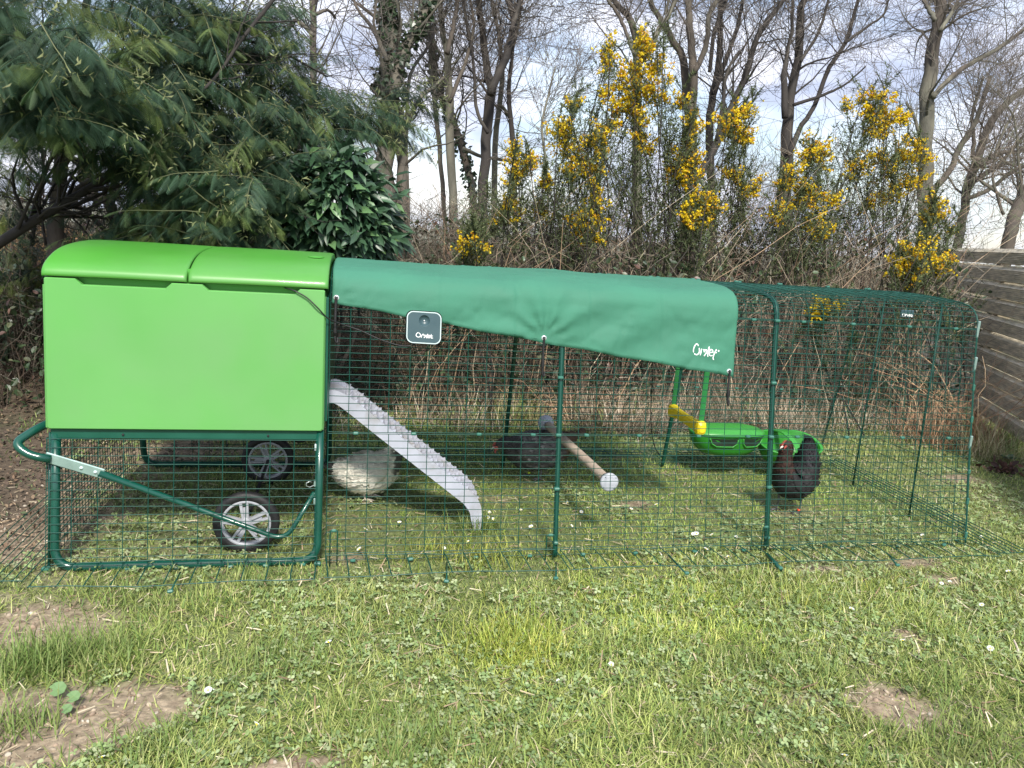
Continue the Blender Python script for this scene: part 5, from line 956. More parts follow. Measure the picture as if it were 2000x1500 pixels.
# ------------------------------------------------------------------ fabric cover over the run
EX0, EX1 = -.086, 1.520
EY = [(-.072, .966), (.713, .849), (1.500, .742)]                    # eyelets: x, z
def zedge(x): return np.interp(x, [-.09, .713, 1.52], [.950, .830, .719])
def bump_(x, c, w_): return np.exp(-((x - c) / w_) ** 2)
def cover_pt(X, s, top=0.0):
    X = np.asarray(X, float); s = np.asarray(s, float); sm = np.minimum(s, PL - s); st_ = s_of_z(1.0); k = (np.clip(s, 0, PL) < PL / 2)
    d = .013 + 0 * X
    for j, (ex, ez) in enumerate(EY):
        ds = sm - s_of_z(ez); dx = X - ex; r_ = np.hypot(dx, ds) + 1e-4; ph = np.arctan2(ds, dx); amp = (.0035, .0100, .0035)[j]
        d = d + amp * np.sin(ph * (8, 10.5, 8)[j] + .7 + 1.3 * fbm(X * 3, s * 3, 7)) * np.exp(-r_ / (.10, .17, .12)[j]) * np.clip(r_ / .03, 0, 1); d = d - .011 * np.exp(-(r_ / .05) ** 2)
    wall = np.clip((st_ - sm) / .10, 0, 1); sl = (sm - s_of_z(.72)) / .3
    d = d + wall * .012 * (fbm(X * 4.2 + s * 6, s * 9 - X * 3.2, 17, 5) - .5) * 2 - wall * .0050 * np.clip(1 - np.abs(fbm(X * 4 + s * 5, s * 10 - X * 5, 29, 3) - .5) * 14, 0, 1) - .0030 * np.clip(1 - np.abs(fbm(X * 7 - s * 4, s * 8 + X * 3, 33, 3) - .5) * 16, 0, 1) * (1 - .45 * np.clip((X - 1.2) * 4, 0, 1))
    sag = np.sin(np.clip((X - EX0) / .80, 0, 1) * math.pi); d = d + wall * .007 * sag * np.sin((s * 26 - .9 * (X - .31) ** 2 * 26)) * (X < .72)
    d = d + wall * .0065 * np.sin((X - .71) * 19 - (s - .9) * 26 + 2 * fbm(X * 4, s * 4, 19)) * np.clip((X - .72) * 6, 0, 1) * np.clip((1.28 - X) * 5, 0, 1)
    d = d + wall * .010 * np.sin((X - EX0) / .40 * math.pi) ** 2 * np.clip(1 - (sm - s_of_z(.88)) / .12, 0, 1) * (X < .72)
    for cx_ in (.300, .588, .885, 1.186): d = d + (.0030 * bump_(X, cx_, .005) - .0018 * bump_(X, cx_ + .011, .007))
    d = d + .0022 * bump_(s, s_of_z(.955), .006) * wall
    rt = np.clip((sm - st_) / .1, 0, 1); d = d + rt * .004 * (fbm(X * 5 - s * 4, s * 6 + X * 3, 23, 4) - .5) * 2 - rt * .006 * (.5 - .5 * np.cos((X - EX0) / .92 * 2 * math.pi)) 
    d = np.maximum(d, .0045)
    y, z = prof(s, d); return np.stack([X, y, z + 0 * X], -1)
nx_, ns_ = 190, 92; us = np.linspace(0, 1, nx_); vs = np.linspace(0, 1, ns_); Xg = EX0 + (EX1 - EX0) * us
s0_ = s_of_z(zedge(Xg)); fl = .004 * np.sin(Xg * 23) + .004 * (fbm(Xg * 6, Xg * 0, 3) - .5); s0_ = s0_ + fl * .5
S_ = s0_[:, None] + (PL - 2 * s0_)[:, None] * (vs[None] * .5 + .5 * (vs[None] ** 1)); Xm = np.repeat(Xg[:, None], ns_, 1)
Xm = Xm + (.010 * np.sin(np.clip((S_ - .9) * 3, 0, 3)) * (us[:, None] > .99))
Vc = cover_pt(Xm.ravel(), S_.ravel()); idx = np.arange(nx_ * ns_).reshape(nx_, ns_); q = np.stack([idx[:-1, :-1], idx[1:, :-1], idx[1:, 1:], idx[:-1, 1:]], -1).reshape(-1, 4)
cov = thing('run_cover', 'creased green fabric cover draped over the left part of the run, white lettering at corner', 'cover', (.7, 3.18, 1.09))
g = G(); g.add(Vc, q); fab = obj('fabric', g, M_cover, cov, smooth=True); sm_ = fab.modifiers.new('thickness', 'SOLIDIFY'); sm_.thickness = .0014; sm_.offset = 1
def on_cover(x, z, off=.002):
    a = cover_pt(np.array([x]), np.array([float(s_of_z(z))]))[0]; return a + np.array([0, -off, 0])
for j, (ex, ez) in enumerate(EY):
    c = on_cover(ex, ez, .001); g = G(); lathe(g, [(.0050, .001), (.0048, -.003), (.0070, -.0048), (.0098, -.0035), (.0110, .0005)], c, 'y', 20); obj('eyelet', g, M_eyelet, cov, smooth=True)
# hem stitched along the edge
g = G(); P = np.array([on_cover(x, float(np.interp(float(s_of_z(zedge(x))) + .012, dP[:7], PROF[:7, 1])), .0006) for x in np.linspace(EX0 + .005, EX1 - .005, 120)]); addtubes(g, P, .0007, 4, caps=False); obj('hem', g, M_cover, cov)
def ribbon(g, pts, fn, wd, th=.0012, n=22):
    P2 = smooth_path([(a, b, 0) for a, b in pts], n)[:, :2]; T2 = np.gradient(P2, axis=0); T2 /= np.linalg.norm(T2, axis=1, keepdims=True) + 1e-9; Nn = np.stack([-T2[:, 1], T2[:, 0]], 1)
    Lp = P2 + Nn * wd / 2; Rp = P2 - Nn * wd / 2; m_ = len(P2); V = [fn(a, b, th) for a, b in Lp] + [fn(a, b, th) for a, b in Rp] + [fn(a, b, .0001) for a, b in Lp] + [fn(a, b, .0001) for a, b in Rp]
    Q = []
    for i in range(m_ - 1): Q += [(i, m_ + i, m_ + i + 1, i + 1), (i, i + 1, 2 * m_ + i + 1, 2 * m_ + i), (m_ + i + 1, m_ + i, 3 * m_ + i, 3 * m_ + i + 1)]
    g.add(V, Q)
    for e in (0, -1):
        c = P2[e]; ring_ = [(c[0] + wd / 2 * math.cos(a), c[1] + wd / 2 * math.sin(a)) for a in np.arange(10) * math.pi / 5]; V = [fn(c[0], c[1], th * 1.03)] + [fn(a, b, th * 1.03) for a, b in ring_]; g.add(V, None, [(0, 1 + i, 1 + (i + 1) % 10) for i in range(10)])
ELETT = [[(480, 440), (545, 500), (600, 600), (618, 700), (605, 800), (560, 860), (490, 890), (410, 860), (360, 790), (345, 690), (370, 580), (420, 490), (480, 440)],
         [(665, 890), (685, 780), (715, 660), (770, 570), (815, 610), (830, 700), (828, 765), (865, 690), (905, 645), (935, 690), (925, 770), (885, 850), (840, 915)], [(1060, 545), (1025, 620), (998, 720), (985, 820), (1010, 930)],
         [(1045, 775), (1120, 762), (1205, 745), (1200, 680), (1150, 640), (1085, 660), (1050, 730), (1048, 810), (1085, 875), (1140, 895), (1200, 880)], [(1372, 630), (1320, 720), (1280, 820), (1255, 930), (1262, 1000), (1285, 1035)], [(1262, 770), (1320, 755), (1380, 752)]]
LV_ = [[(x - 320, 1060 - y) for x, y in s] for s in ELETT]           # 0..1220 wide, about 650 tall
def lettering(parent, fn_world, scale, wd, extra_dot=False, kind2=False, matl=M_white):
    g = G()
    for s in LV_:
        s2 = [(a, b * .62 + 60) for a, b in s] if kind2 else s
        if kind2 and s is LV_[4]: s2 = [(955, 370), (950, 280), (948, 200), (985, 150), (1050, 165)]
        if kind2 and s is LV_[5]: s2 = [(900, 285), (960, 290), (1040, 285)]
        ribbon(g, [(a * scale, b * scale) for a, b in s2], fn_world, wd, n=26)
    if extra_dot: ribbon(g, [(1155 * scale, 385 * scale), (1165 * scale, 387 * scale)], fn_world, wd * 1.6, n=4)
    return obj('lettering', g, matl, parent)
lp = at(1356, 703, 2.72)
def f_cov(a, b, th): x = lp[0] + a; z = lp[2] + b - .02 * 0 - a * .03; return on_cover(x, z, th + .0006)
lettering(cov, f_cov, .0000980, .0043, extra_dot=True)
# bungee hooks holding the cover down
for j, (ex, ez) in enumerate(EY):
    lab = ['black bungee hook at the left corner of the cover next to the coop', 'black bungee hook at the middle eyelet of the cover', 'black bungee hook under the right corner of the cover, below the lettering'][j]
    c = on_cover(ex, ez, .006); bh_ = thing('bungee_hook', lab, 'bungee hook', tuple(c)); Lh = (.135, .12, .11)[j]; g = G(); base_z = c[2] - Lh
    P = smooth_path([c + [0, .010, .002], c + [0, -.004, .001], c + [-.001, -.005, -.012], (c[0] - .002, yf(c[2] - .05) - .010, c[2] - .05), (c[0] - .002, yf(base_z) - .008, base_z)], 16); addtubes(g, P, .0042 if j else .0055, 8); obj('cord', g, M_black, bh_, smooth=True)
    g = G(); e = P[-1]; addtubes(g, smooth_path([e + [0, 0, .03], e, e + [.001, -.001, -.016], e + [.006, .0, -.028], e + [.010, .004, -.020], e + [.009, .006, -.008]], 16), .0042, 8); obj('hook', g, M_black, bh_, smooth=True)
    g = G(); lathe(g, [(.0065, -.012), (.0072, 0), (.0060, .012)], e + [0, 0, .022], 'z', 10); obj('ferrule', g, M_black, bh_, smooth=True)
# ------------------------------------------------------------------ door control box
cb = at(828, 640, 2.735); vw = nrm(np.array([0, yf(.92) - yf(.82), .10])); nw = np.cross([1, 0, 0], vw) * -1.0
if nw[1] > 0: nw = -nw
ctl = thing('door_control_box', 'slate-grey square control box with pale rim and white lettering hung under the cover edge', 'control box', tuple(cb))
tl = math.radians(-1.5); uw = np.array([math.cos(tl), 0, math.sin(tl)]); uw = nrm(uw)
def rrect(w_, h_, r_, n=8):
    o = []
    for cx_, cy_, a0 in ((w_ / 2 - r_, h_ / 2 - r_, 0), (-w_ / 2 + r_, h_ / 2 - r_, 90), (-w_ / 2 + r_, -h_ / 2 + r_, 180), (w_ / 2 - r_, -h_ / 2 + r_, 270)):
        for a in np.linspace(a0, a0 + 90, n): o.append((cx_ + r_ * math.cos(math.radians(a)), cy_ + r_ * math.sin(math.radians(a))))
    return o
g = G(); fr = cb + 0 * nw; o2 = rrect(.134, .124, .026); 
lv = [(rrect(.122, .112, .022), -.024), (o2, -.020), (o2, -.003), (rrect(.130, .120, .025), -.012)]; n = len(o2)
def ringpts(out, dn): return [cb + uw * a + vw * b + nw * dn for a, b in out]
V = sum([ringpts(o, d) for o, d in lv], []); g.add(V, [(k * n + i, k * n + (i + 1) % n, (k + 1) * n + (i + 1) % n, (k + 1) * n + i) for k in range(3) for i in range(n)]); g.ngon(range(n)[::-1]); g.ngon([3 * n + i for i in range(n)]); obj('case', g, mat('case_plastic', (.02, .045, .045), .45), ctl)
g = G(); a_, b_ = rrect(.128, .118, .024), rrect(.1205, .1105, .021); V = ringpts(a_, .0002) + ringpts(a_, .003) + ringpts(b_, .003) + ringpts(b_, .0002); g.add(V, [(k * n + i, k * n + (i + 1) % n, ((k + 1) % 4) * n + (i + 1) % n, ((k + 1) % 4) * n + i) for k in range(4) for i in range(n)]); obj('trim', g, M_rimlight, ctl)
g = G(); dc = np.array([.001, .026]); rd = .0205; b0_ = np.array(rrect(.120, .110, .0208, 12)); n = 48; an = -math.pi + np.arange(n) * 2 * math.pi / n
t9 = np.linspace(0, 1, 40)[:, None]; b0_ = np.concatenate([b0_[i] * (1 - t9) + b0_[(i + 1) % len(b0_)] * t9 for i in range(len(b0_))]); a9 = np.arctan2(b0_[:, 1] - dc[1], b0_[:, 0] - dc[0]); bd = np.array([b0_[np.argmin(np.abs(np.angle(np.exp(1j * (a9 - a)))))] for a in an]); V = ringpts(bd, .0010)
lvls = [(rd * 1.03, .0010), (rd * .97, .0002), (rd * .8, -.0045), (rd * .55, -.0085), (rd * .25, -.0105)]
g0 = [[cb + uw * (dc[0] + r_ * math.cos(a)) + vw * (dc[1] + r_ * math.sin(a)) + nw * (d_ + .0015) for a in an] for r_, d_ in lvls]
V = ringpts(bd, .0025) + sum(g0, []) ; g.add(V, [(k * n + i, k * n + (i + 1) % n, (k + 1) * n + (i + 1) % n, (k + 1) * n + i) for k in range(5) for i in range(n)]); g.ngon([5 * n + i for i in range(n)]); obj('face', g, M_slate, ctl)
# push the case front back so the dish is not hidden
g = G(); c_ = cb + uw * dc[0] + vw * dc[1] - nw * .0075; box(g, c_ + nw * .0005, (.0045, .003, .0045), None, .001); obj('light', g, M_white, ctl)
def f_ctl(a, b, th): return cb + uw * (a - .030) + vw * (b - .046) + nw * (.0025 + th)
lettering(ctl, f_ctl, .0000600, .0027, kind2=True)
pts = [at(556, 562, 2.735), at(575, 568, 2.712), at(600, 582, 2.706), at(622, 603, 2.700), at(641, 622, 2.716), at(670, 634, 2.735), at(705, 646, 2.738), at(745, 664, 2.733), at(790, 676, 2.733), at(822, 668, 2.742)]
g = G(); addtubes(g, smooth_path(pts, 60), .0026, 8); tag(obj('power_cable', g, M_cable, smooth=True), 'thin black cable running from the coop lid across the mesh to the control box', 'cable')
# small name plate at the upper right
npl = at(1772, 613, 3.555); npo = thing('name_plate', 'small dark plate with white lettering fixed high on the back mesh at the right', 'name plate', tuple(npl)); g = G(); box(g, npl, (.082, .006, .042), None, .004); obj('plate', g, M_slate, npo)
def f_np(a, b, th): return npl + np.array([a - .034, -.003 - th, b - .024])
lettering(npo, f_np, .0000620, .0042, kind2=True)
# ------------------------------------------------------------------ perch
p0 = at(1190, 942, 2.735); p1 = at(1066, 826, 3.58); pe = thing('round_perch', 'round wooden perch with a white end disc crossing the run from front to back', 'perch', tuple(p0)); dpx = nrm(p1 - p0)
g = G(); P = smooth_path([p0 + dpx * .015, p0 * .7 + p1 * .3 + [.001, 0, .001], p0 * .35 + p1 * .65, p1 - dpx * .01], 20); addtubes(g, P, .0205, 16, col=(1, 1, 1)); obj('pole', g, M_wood_perch, pe, smooth=True)
g = G(); lathe(g, [(.0005, -.008), (.026, -.0078), (.034, -.0065), (.0385, -.003), (.0385, .008), (.030, .016), (.026, .04), (.022, .04)], p0, 'y', 36); dsk = obj('end_disc', g, mat('white_end_cap', (.44, .46, .51), .45, noise=.04), pe, smooth=True)
for a in (40, 130, 220, 310):
    g = G(); lathe(g, [(.0022, -.0005), (.0005, -.0010)], p0 + [.032 * math.cos(math.radians(a)), -.0072, .032 * math.sin(math.radians(a))], 'y', 8); obj('screw', g, M_slate, dsk)
g = G(); lathe(g, [(.020, -.05), (.030, -.03), (.040, -.012), (.042, 0), (.040, .012), (.0005, .014)], p1, 'y', 28); fb_ = obj('wall_bracket', g, M_grey, pe, smooth=True)
for sx in (-.017, .017):
    g = G(); lathe(g, [(.005, 0), (.0045, -.004), (.0005, -.006)], p1 + [sx, -.036, .022], 'y', 10); obj('bolt', g, M_white, fb_)
# ------------------------------------------------------------------ yellow swing on two green straps
a0 = at(1311, 800, 3.42); a1 = at(1372, 838, 3.02); sw = thing('hen_swing', 'yellow swing bar hanging on two green straps inside the run', 'swing', tuple((a0 + a1) / 2)); d = nrm(a1 - a0); nsd = nrm(np.cross(d, [0, 0, 1])); up = np.cross(nsd, d)
g = G(); secs = [(-.012, .020, .020), (0, .030, .030), (.03, .036, .034), (.06, .028, .026), (.16, .024, .022), (.27, .028, .026)]; Ls = np.linalg.norm(a1 - a0)
tt = np.array([0, .02, .06, .14, .3, .5, .7, .86, .94, .98, 1.0]) * Ls; hh = np.array([.020, .034, .040, .034, .029, .028, .029, .033, .040, .034, .020]); V = []
for t_, h_ in zip(tt, hh):
    for k in range(12):
        a = (k + .5) * math.pi / 6; r_ = (abs(math.cos(a)) ** 4 + abs(math.sin(a)) ** 4) ** -.25; V.append(a0 + d * t_ + nsd * math.cos(a) * r_ * h_ * .62 + up * math.sin(a) * r_ * h_ * .85)
idx = np.arange(11 * 12).reshape(11, 12); g.add(V, np.stack([idx[:-1], np.roll(idx, -1, 1)[:-1], np.roll(idx, -1, 1)[1:], idx[1:]], -1).reshape(-1, 4)); g.ngon(range(12)[::-1]); g.ngon(range(120, 132)); bar = obj('bar', g, M_yellow, sw, smooth=False)
for t_, wd in ((.06, .022), (.94, .026)):
    c = a0 + d * Ls * t_; ztp = 1.066; g = G(); box(g, (c[0], c[1], (c[2] + ztp) / 2 + .012), (wd, .004, ztp - c[2] - .02), None, .001); obj('strap', g, M_strap, sw)
# ------------------------------------------------------------------ feeder and drinker
def dome(levels, cx_, yb, n=28, flat=2.6):
    V = []
    for (a, b, z, *o) in levels:
        for i in range(n):
            t_ = 2 * math.pi * i / n; c, s = math.cos(t_), math.sin(t_); r_ = (abs(c) ** flat + abs(s) ** flat) ** (-1 / flat); zz = z(s * r_) if callable(z) else z; V.append((cx_ + a * c * r_, yb + b * s * r_, zz))
    return V
fL, fR = at(1366, 858, 3.50)[0], at(1503, 862, 3.50)[0]; fc = (fL + fR) / 2; fw = (fR - fL) / 2 + .006; ybk = 3.60
zt_ = at(1435, 849, 3.52)[2]; zb_ = at(1435, 893, 3.50)[2]
fe = thing('feeder', 'bright green lidded feeder with two dark openings hung at the back of the run', 'feeder', (fc, ybk, zb_)); hgt = zt_ - zb_
n = 40; lv = [(fw * .60, .070, zb_), (fw * .66, .082, zb_ + .004), (fw * .80, .094, zb_ + hgt * .22), (fw * .93, .102, zb_ + hgt * .55), (fw * .99, .106, zb_ + hgt * .85), (fw * .99, .106, zb_ + hgt * .97)]
def dobj(name, lv, cx_, yb, matl, parent, n=40, cap=(True, True), smooth=True):
    g = G(); V = dome(lv, cx_, yb, n); k = len(lv); idx = np.arange(k * n).reshape(k, n); g.add(V, np.stack([idx[:-1], np.roll(idx, -1, 1)[:-1], np.roll(idx, -1, 1)[1:], idx[1:]], -1).reshape(-1, 4))
    if cap[0]: g.ngon(range(n)[::-1])
    if cap[1]: g.ngon(range((k - 1) * n, k * n))
    return obj(name, g, matl, parent, smooth=smooth)
tub = dobj('tub', lv, fc, ybk, M_feed, fe)
dobj('lid', [(fw * 1.0, .112, zt_ - .010), (fw * 1.02, .116, zt_ - .004), (fw * 1.0, .114, zt_ + .004), (fw * .90, .098, zt_ + .017), (fw * .68, .075, zt_ + .027), (fw * .40, .045, zt_ + .031)], fc, ybk, M_feedlid, fe)
for x0, x1 in ((-.66, .06), (.22, .80)):
    def fpt(u, v, off): X = fc + fw * u; b = .106 * (1 - min(1, abs(u)) ** 2.6) ** (1 / 2.6); return np.array([X, ybk - b * (.93 + .07 * v) - off, zb_ + hgt * v])
    ol = [(x0, .84), (x0 + .06, .60), (x0 + .18, .48), (x1 - .10, .48), (x1, .62), (x1 + .02, .86)]; 
    if x0 > 0: ol = [(x0, .86), (x0 + .02, .62), (x0 + .10, .48), (x1 - .16, .48), (x1 - .04, .62), (x1 + .04, .86)]
    dn = []; m_ = len(ol)
    for i in range(m_):
        for t_ in np.linspace(0, 1, 5)[:-1]: u_, v_ = np.array(ol[i]) * (1 - t_) + np.array(ol[(i + 1) % m_]) * t_; dn.append((u_, v_))
    g = G(); cu, cv = np.mean(dn, 0); V = [fpt(cu, cv, .001)] + [fpt(u_, v_, .0025) for u_, v_ in dn]; g.add(V, None, [(0, 1 + (i + 1) % len(dn), 1 + i) for i in range(len(dn))]); obj('opening', g, M_dark, tub)
    g = G(); addtubes(g, np.array([fpt(u_, v_, .004) for u_, v_ in dn[:20]] if True else 0), .0035, 6); obj('opening_rim', g, M_feedlid, tub, smooth=True)
g = G(); box(g, (fc, ybk + .125, zt_ - .02), (.10, .06, .02), None, .004); obj('hanger', g, M_feed, fe)
dL, dR = at(1507, 880, 3.50)[0], at(1611, 886, 3.50)[0]; dcx = (dL + dR) / 2; dw = (dR - dL) / 2 + .02; dcx -= .015
zr = at(1560, 886, 3.48)[2]; zbk = at(1560, 842, 3.66)[2]; zb2 = at(1560, 907, 3.52)[2]; yc2 = 3.575
dk = thing('drinker', 'open bright green drinker with two basins behind the black hen', 'drinker', (dcx, yc2, zb2)); zrim = lambda s: zr + (zbk - zr) * np.clip((s + 1) / 2, 0, 1)
dobj('basin', [(dw * .62, .070, zb2), (dw * .70, .085, zb2 + .006), (dw * .90, .108, lambda s: zb2 + (zrim(s) - zb2) * .45), (dw * 1.0, .118, lambda s: zrim(s) - .006)], dcx, yc2, M_feed, dk, cap=(True, False))
dobj('rim', [(dw * 1.0, .118, lambda s: zrim(s) - .006), (dw * 1.03, .122, lambda s: zrim(s)), (dw * .99, .117, lambda s: zrim(s) + .003), (dw * .94, .110, lambda s: zrim(s) - .001)], dcx, yc2, M_feedlid, dk, cap=(False, False))
dobj('inner_basin', [(dw * .94, .110, lambda s: zrim(s) - .001), (dw * .84, .096, lambda s: zb2 + (zrim(s) - zb2) * .55), (dw * .68, .078, zb2 + .016)], dcx, yc2, M_feed, dk, cap=(False, True))
g = G(); P = smooth_path([(dcx - .03, yc2 + .112, zbk), (dcx - .015, yc2 + .03, zbk + .004), (dcx + .0, yc2 - .05, zr + .05), (dcx + .002, yc2 - .115, zr)], 12); V = []
for p in P: V += [p + [-.016, 0, 0], p + [.016, 0, 0], p + [.016, .0, -.005], p + [-.016, 0, -.005]]
idx = np.arange(48).reshape(12, 4); g.add(V, np.stack([idx[:-1], np.roll(idx, -1, 1)[:-1], np.roll(idx, -1, 1)[1:], idx[1:]], -1).reshape(-1, 4)); obj('carry_bar', g, M_feedlid, dk)
# hanging black cord
c = [at(1275, 690, 3.56), at(1274, 740, 3.57), at(1271, 800, 3.60), at(1273, 845, 3.64), at(1280, 875, 3.67), at(1292, 893, 3.69)]; g = G(); addtubes(g, smooth_path([(c[0][0], 3.52, 1.05)] + c, 40), .0030, 6); tag(obj('hanging_cord', g, M_cable, smooth=True), 'thin black cord hanging down the back mesh left of the yellow swing', 'cord')
c = [at(1258, 690, 3.56), at(1253, 712, 3.57), at(1256, 730, 3.575), at(1252, 738, 3.57)]; g = G(); addtubes(g, smooth_path([(c[0][0], 3.52, 1.05)] + c, 20), .0028, 6); tag(obj('hanging_cord', g, M_cable, smooth=True), 'short end of black cord dangling just below the cover', 'cord')
# ------------------------------------------------------------------ hens
def hen(label, feet, head_sign, m, rings, colfn, yaw, legs, ringcol, legmat, comb=1.0, seed=1, headi=-4, legz=38):
    r = np.random.default_rng(seed); o = np.array([feet[0], feet[1], 0.0]); root = thing('hen', label, 'hen', tuple(o))
    ca, sa = math.cos(yaw), math.sin(yaw); fwd = np.array([ca, sa, 0]); side = np.array([-sa, ca, 0]); upv = np.array([0, 0, 1.0])
    A = smooth_path(rings, 54) * m; A[:, 2:4] = np.maximum(A[:, 2:4], .0008); c2 = A[:, :2]; T2 = nrm(np.gradient(c2, axis=0)); N2 = np.stack([-T2[:, 1], T2[:, 0]], 1); n = 30; V = []; Cl = []; Nv = []; Tv = []
    for i in range(len(A)):
        for k in range(n):
            a = 2 * math.pi * k / n; lx = c2[i] + N2[i] * math.sin(a) * A[i, 2]; p = o + fwd * lx[0] + upv * lx[1] + side * math.cos(a) * A[i, 3]
            nm = nrm(side * math.cos(a) / max(A[i, 3], .003) + (fwd * N2[i, 0] + upv * N2[i, 1]) * math.sin(a) / max(A[i, 2], .003)); p = p + nm * .002 * (fbm(np.array(p[0] * 60), np.array(p[2] * 60 + p[1] * 40), 3) - .5); V.append(p); Nv.append(nm); Tv.append(fwd * T2[i, 0] + upv * T2[i, 1]); Cl.append(colfn(lx[0] / m, lx[1] / m, r))
    V = np.array(V); Nv = np.array(Nv); Tv = np.array(Tv); Cl = np.array(Cl); idx = np.arange(len(A) * n).reshape(len(A), n); g = G(); q = np.stack([idx[:-1], np.roll(idx, -1, 1)[:-1], np.roll(idx, -1, 1)[1:], idx[1:]], -1).reshape(-1, 4); g.add(V, q, col=Cl); g.ngon(range(n)[::-1]); g.ngon(range((len(A) - 1) * n, len(A) * n)); body = obj('body', g, M_feather, root, smooth=True)
    lim = int(len(A) * .86) * n; pick = r.choice(lim, 3600, replace=True); g = G(); jit = r.normal(size=(3600, 3)) * .003; rad_ = np.repeat(A[:, 2], n)[pick]
    dd = nrm(-Tv[pick] + r.normal(size=(3600, 3)) * .07 + Nv[pick] * .03 + np.array([0, 0, -.10])); FVt = [(0, 0, 0), (.45, .30, .02), (.85, .24, 0), (1, 0, -.03), (.85, -.24, 0), (.45, -.30, .02)]
    cc = Cl[pick] * (.86 + .28 * r.random((3600, 1))); scatter(g, FVt, [(0, 1, 2, 3), (0, 3, 4, 5)], None, V[pick] + jit + Nv[pick] * .0005, basis(dd, Nv[pick] + r.normal(size=(3600, 3)) * .05), np.clip(.006 + rad_ * .14, .005, .020) * (.8 + .5 * r.random(3600)), cc); obj('feathers', g, M_feather, root, kind='stuff')
    # wings: flattened pads of overlapping feathers lying along the flanks
    k0 = int(len(A) * .30); k1 = int(len(A) * .52)
    for s in (-1, 1):
        g = G(); wi = np.linspace(k0 - 6, k1 + 2, 9).astype(int); Vw = []
        for j, i in enumerate(wi):
            h_ = A[i, 2] * .55 * math.sin(math.pi * (j + .6) / 9.4) + .002
            for a in np.linspace(0, 2 * math.pi, 11)[:-1]:
                zz = math.sin(a) * h_ + A[i, 2] * .18; w_ = A[i, 3] * math.sqrt(max(.05, 1 - (zz / max(A[i, 2], .004)) ** 2)); Vw.append(o + fwd * (c2[i][0] + N2[i][0] * zz) + upv * (c2[i][1] + N2[i][1] * zz) + side * s * (w_ + (.005 if math.cos(a) > 0 else -.004)))
        idx = np.arange(90).reshape(9, 10); cw = np.array([np.mean([colfn(c2[i][0] / m, 62, r) for _ in range(14)], 0) for i in wi]).repeat(10, 0) * .78; g.add(Vw, np.stack([idx[:-1], np.roll(idx, -1, 1)[:-1], np.roll(idx, -1, 1)[1:], idx[1:]], -1).reshape(-1, 4), col=cw); g.ngon(range(10)[::-1]); g.ngon(range(80, 90)); wg = obj('wing', g, M_feather, body, smooth=True)
        g = G(); 
        for row in range(3):
            for q_ in range(7):
                i = wi[1 + row * 2]; zz = (-.35 + .8 * q_ / 6) * A[i, 2]; w_ = A[i, 3] * math.sqrt(max(.05, 1 - (zz / A[i, 2]) ** 2)); p = o + fwd * (c2[i][0] + N2[i][0] * zz) + upv * (c2[i][1] + N2[i][1] * zz) + side * s * (w_ + .007)
                d = nrm(-(fwd * T2[i][0] + upv * T2[i][1]) + upv * (-.25 - .1 * q_ / 6) + r.normal(size=3) * .05); scatter(g, FVt, [(0, 1, 2, 3), (0, 3, 4, 5)], None, p[None], basis(d[None], (side * s)[None]), np.array([[.030, .018, .008]]), np.array([colfn(c2[i][0] / m, 62, r) * (.62 + .45 * r.random())]))
        obj('quills', g, M_feather, body, kind='stuff')
    # wing and tail quills
    g = G(); nt_ = 16; tb = c2[3]; tdir = -T2[3]
    for k in range(nt_):
        sp_ = (k / (nt_ - 1) - .5); d = nrm(fwd * tdir[0] + upv * tdir[1] + side * sp_ * .5 + r.normal(size=3) * .06); p = o + fwd * tb[0] + upv * tb[1] + side * sp_ * .03
        scatter(g, FVt, [(0, 1, 2, 3), (0, 3, 4, 5)], None, p[None], basis(d[None], nrm(side + .3 * upv)[None]), np.array([[(.062 if comb <= 1 and legz != 40 else .036) * m / .0023, .026, .012]]), np.array([colfn(-90, 90, r)]))
    obj('tail', g, M_feather, root)
    hc2 = A[headi, :2]; hr = A[headi, 2]; hd = T2[headi]; hf = nrm(fwd * hd[0] + upv * hd[1]); hc = o + fwd * hc2[0] + upv * hc2[1]; hf = nrm(hf * .6 + fwd * .8 - upv * .15); hup = np.cross(side, hf) ; hup = hup if hup[2] > 0 else -hup
    g = G(); sc = comb * hr; ol = [(-1.1, .4), (-1.0, 1.1), (-.7, .95), (-.5, 1.55), (-.2, 1.1), (.1, 1.7), (.35, 1.1), (.65, 1.5), (.85, .9), (1.15, 1.0), (1.2, .3), (.4, .5)]; prism(g, [(a * sc, b * sc) for a, b in ol], (hc - side * .0015, hf, hup, side), .003); obj('comb', g, M_skin, body)
    for s in (-1, 1):
        g = G(); lathe(g, [(.0003, -.011 * comb), (.005 * comb, -.008 * comb), (.0055 * comb, -.002), (.003, .004), (.0003, .006)], hc + hf * hr * 1.0 + side * s * .005 - hup * hr * 1.0, 'z', 10); obj('wattle', g, M_skin, body, smooth=True)
        g = G(); ec = hc + hf * hr * .35 + side * s * hr * .80 + hup * hr * .15; lathe(g, [(.0003, -.0026), (.002, -.0018), (.0027, 0), (.002, .0018), (.0003, .0026)], ec, 'z', 10); obj('eye', g, M_cable, body, smooth=True)
        g = G(); fcp = hc + hf * hr * .55 + side * s * hr * .60 - hup * hr * .1; V_ = [fcp + (hf * math.cos(a) * hr * .62 + hup * math.sin(a) * hr * .62) + side * s * hr * (.28 if k_ else .28) for k_, a in enumerate(np.arange(10) * math.pi / 5)]; g.add([fcp + side * s * hr * .36] + V_, None, [(0, 1 + i, 1 + (i + 1) % 10) for i in range(10)]); obj('face_skin', g, M_skin, body)
    g = G(); addtubes(g, np.array([hc + hf * hr * .8, hc + hf * hr * 1.35 - hup * .001, hc + hf * hr * 1.9 - hup * .005]), np.array([hr * .38, hr * .26, .0008]), 8); obj('beak', g, M_leg, body, smooth=True)
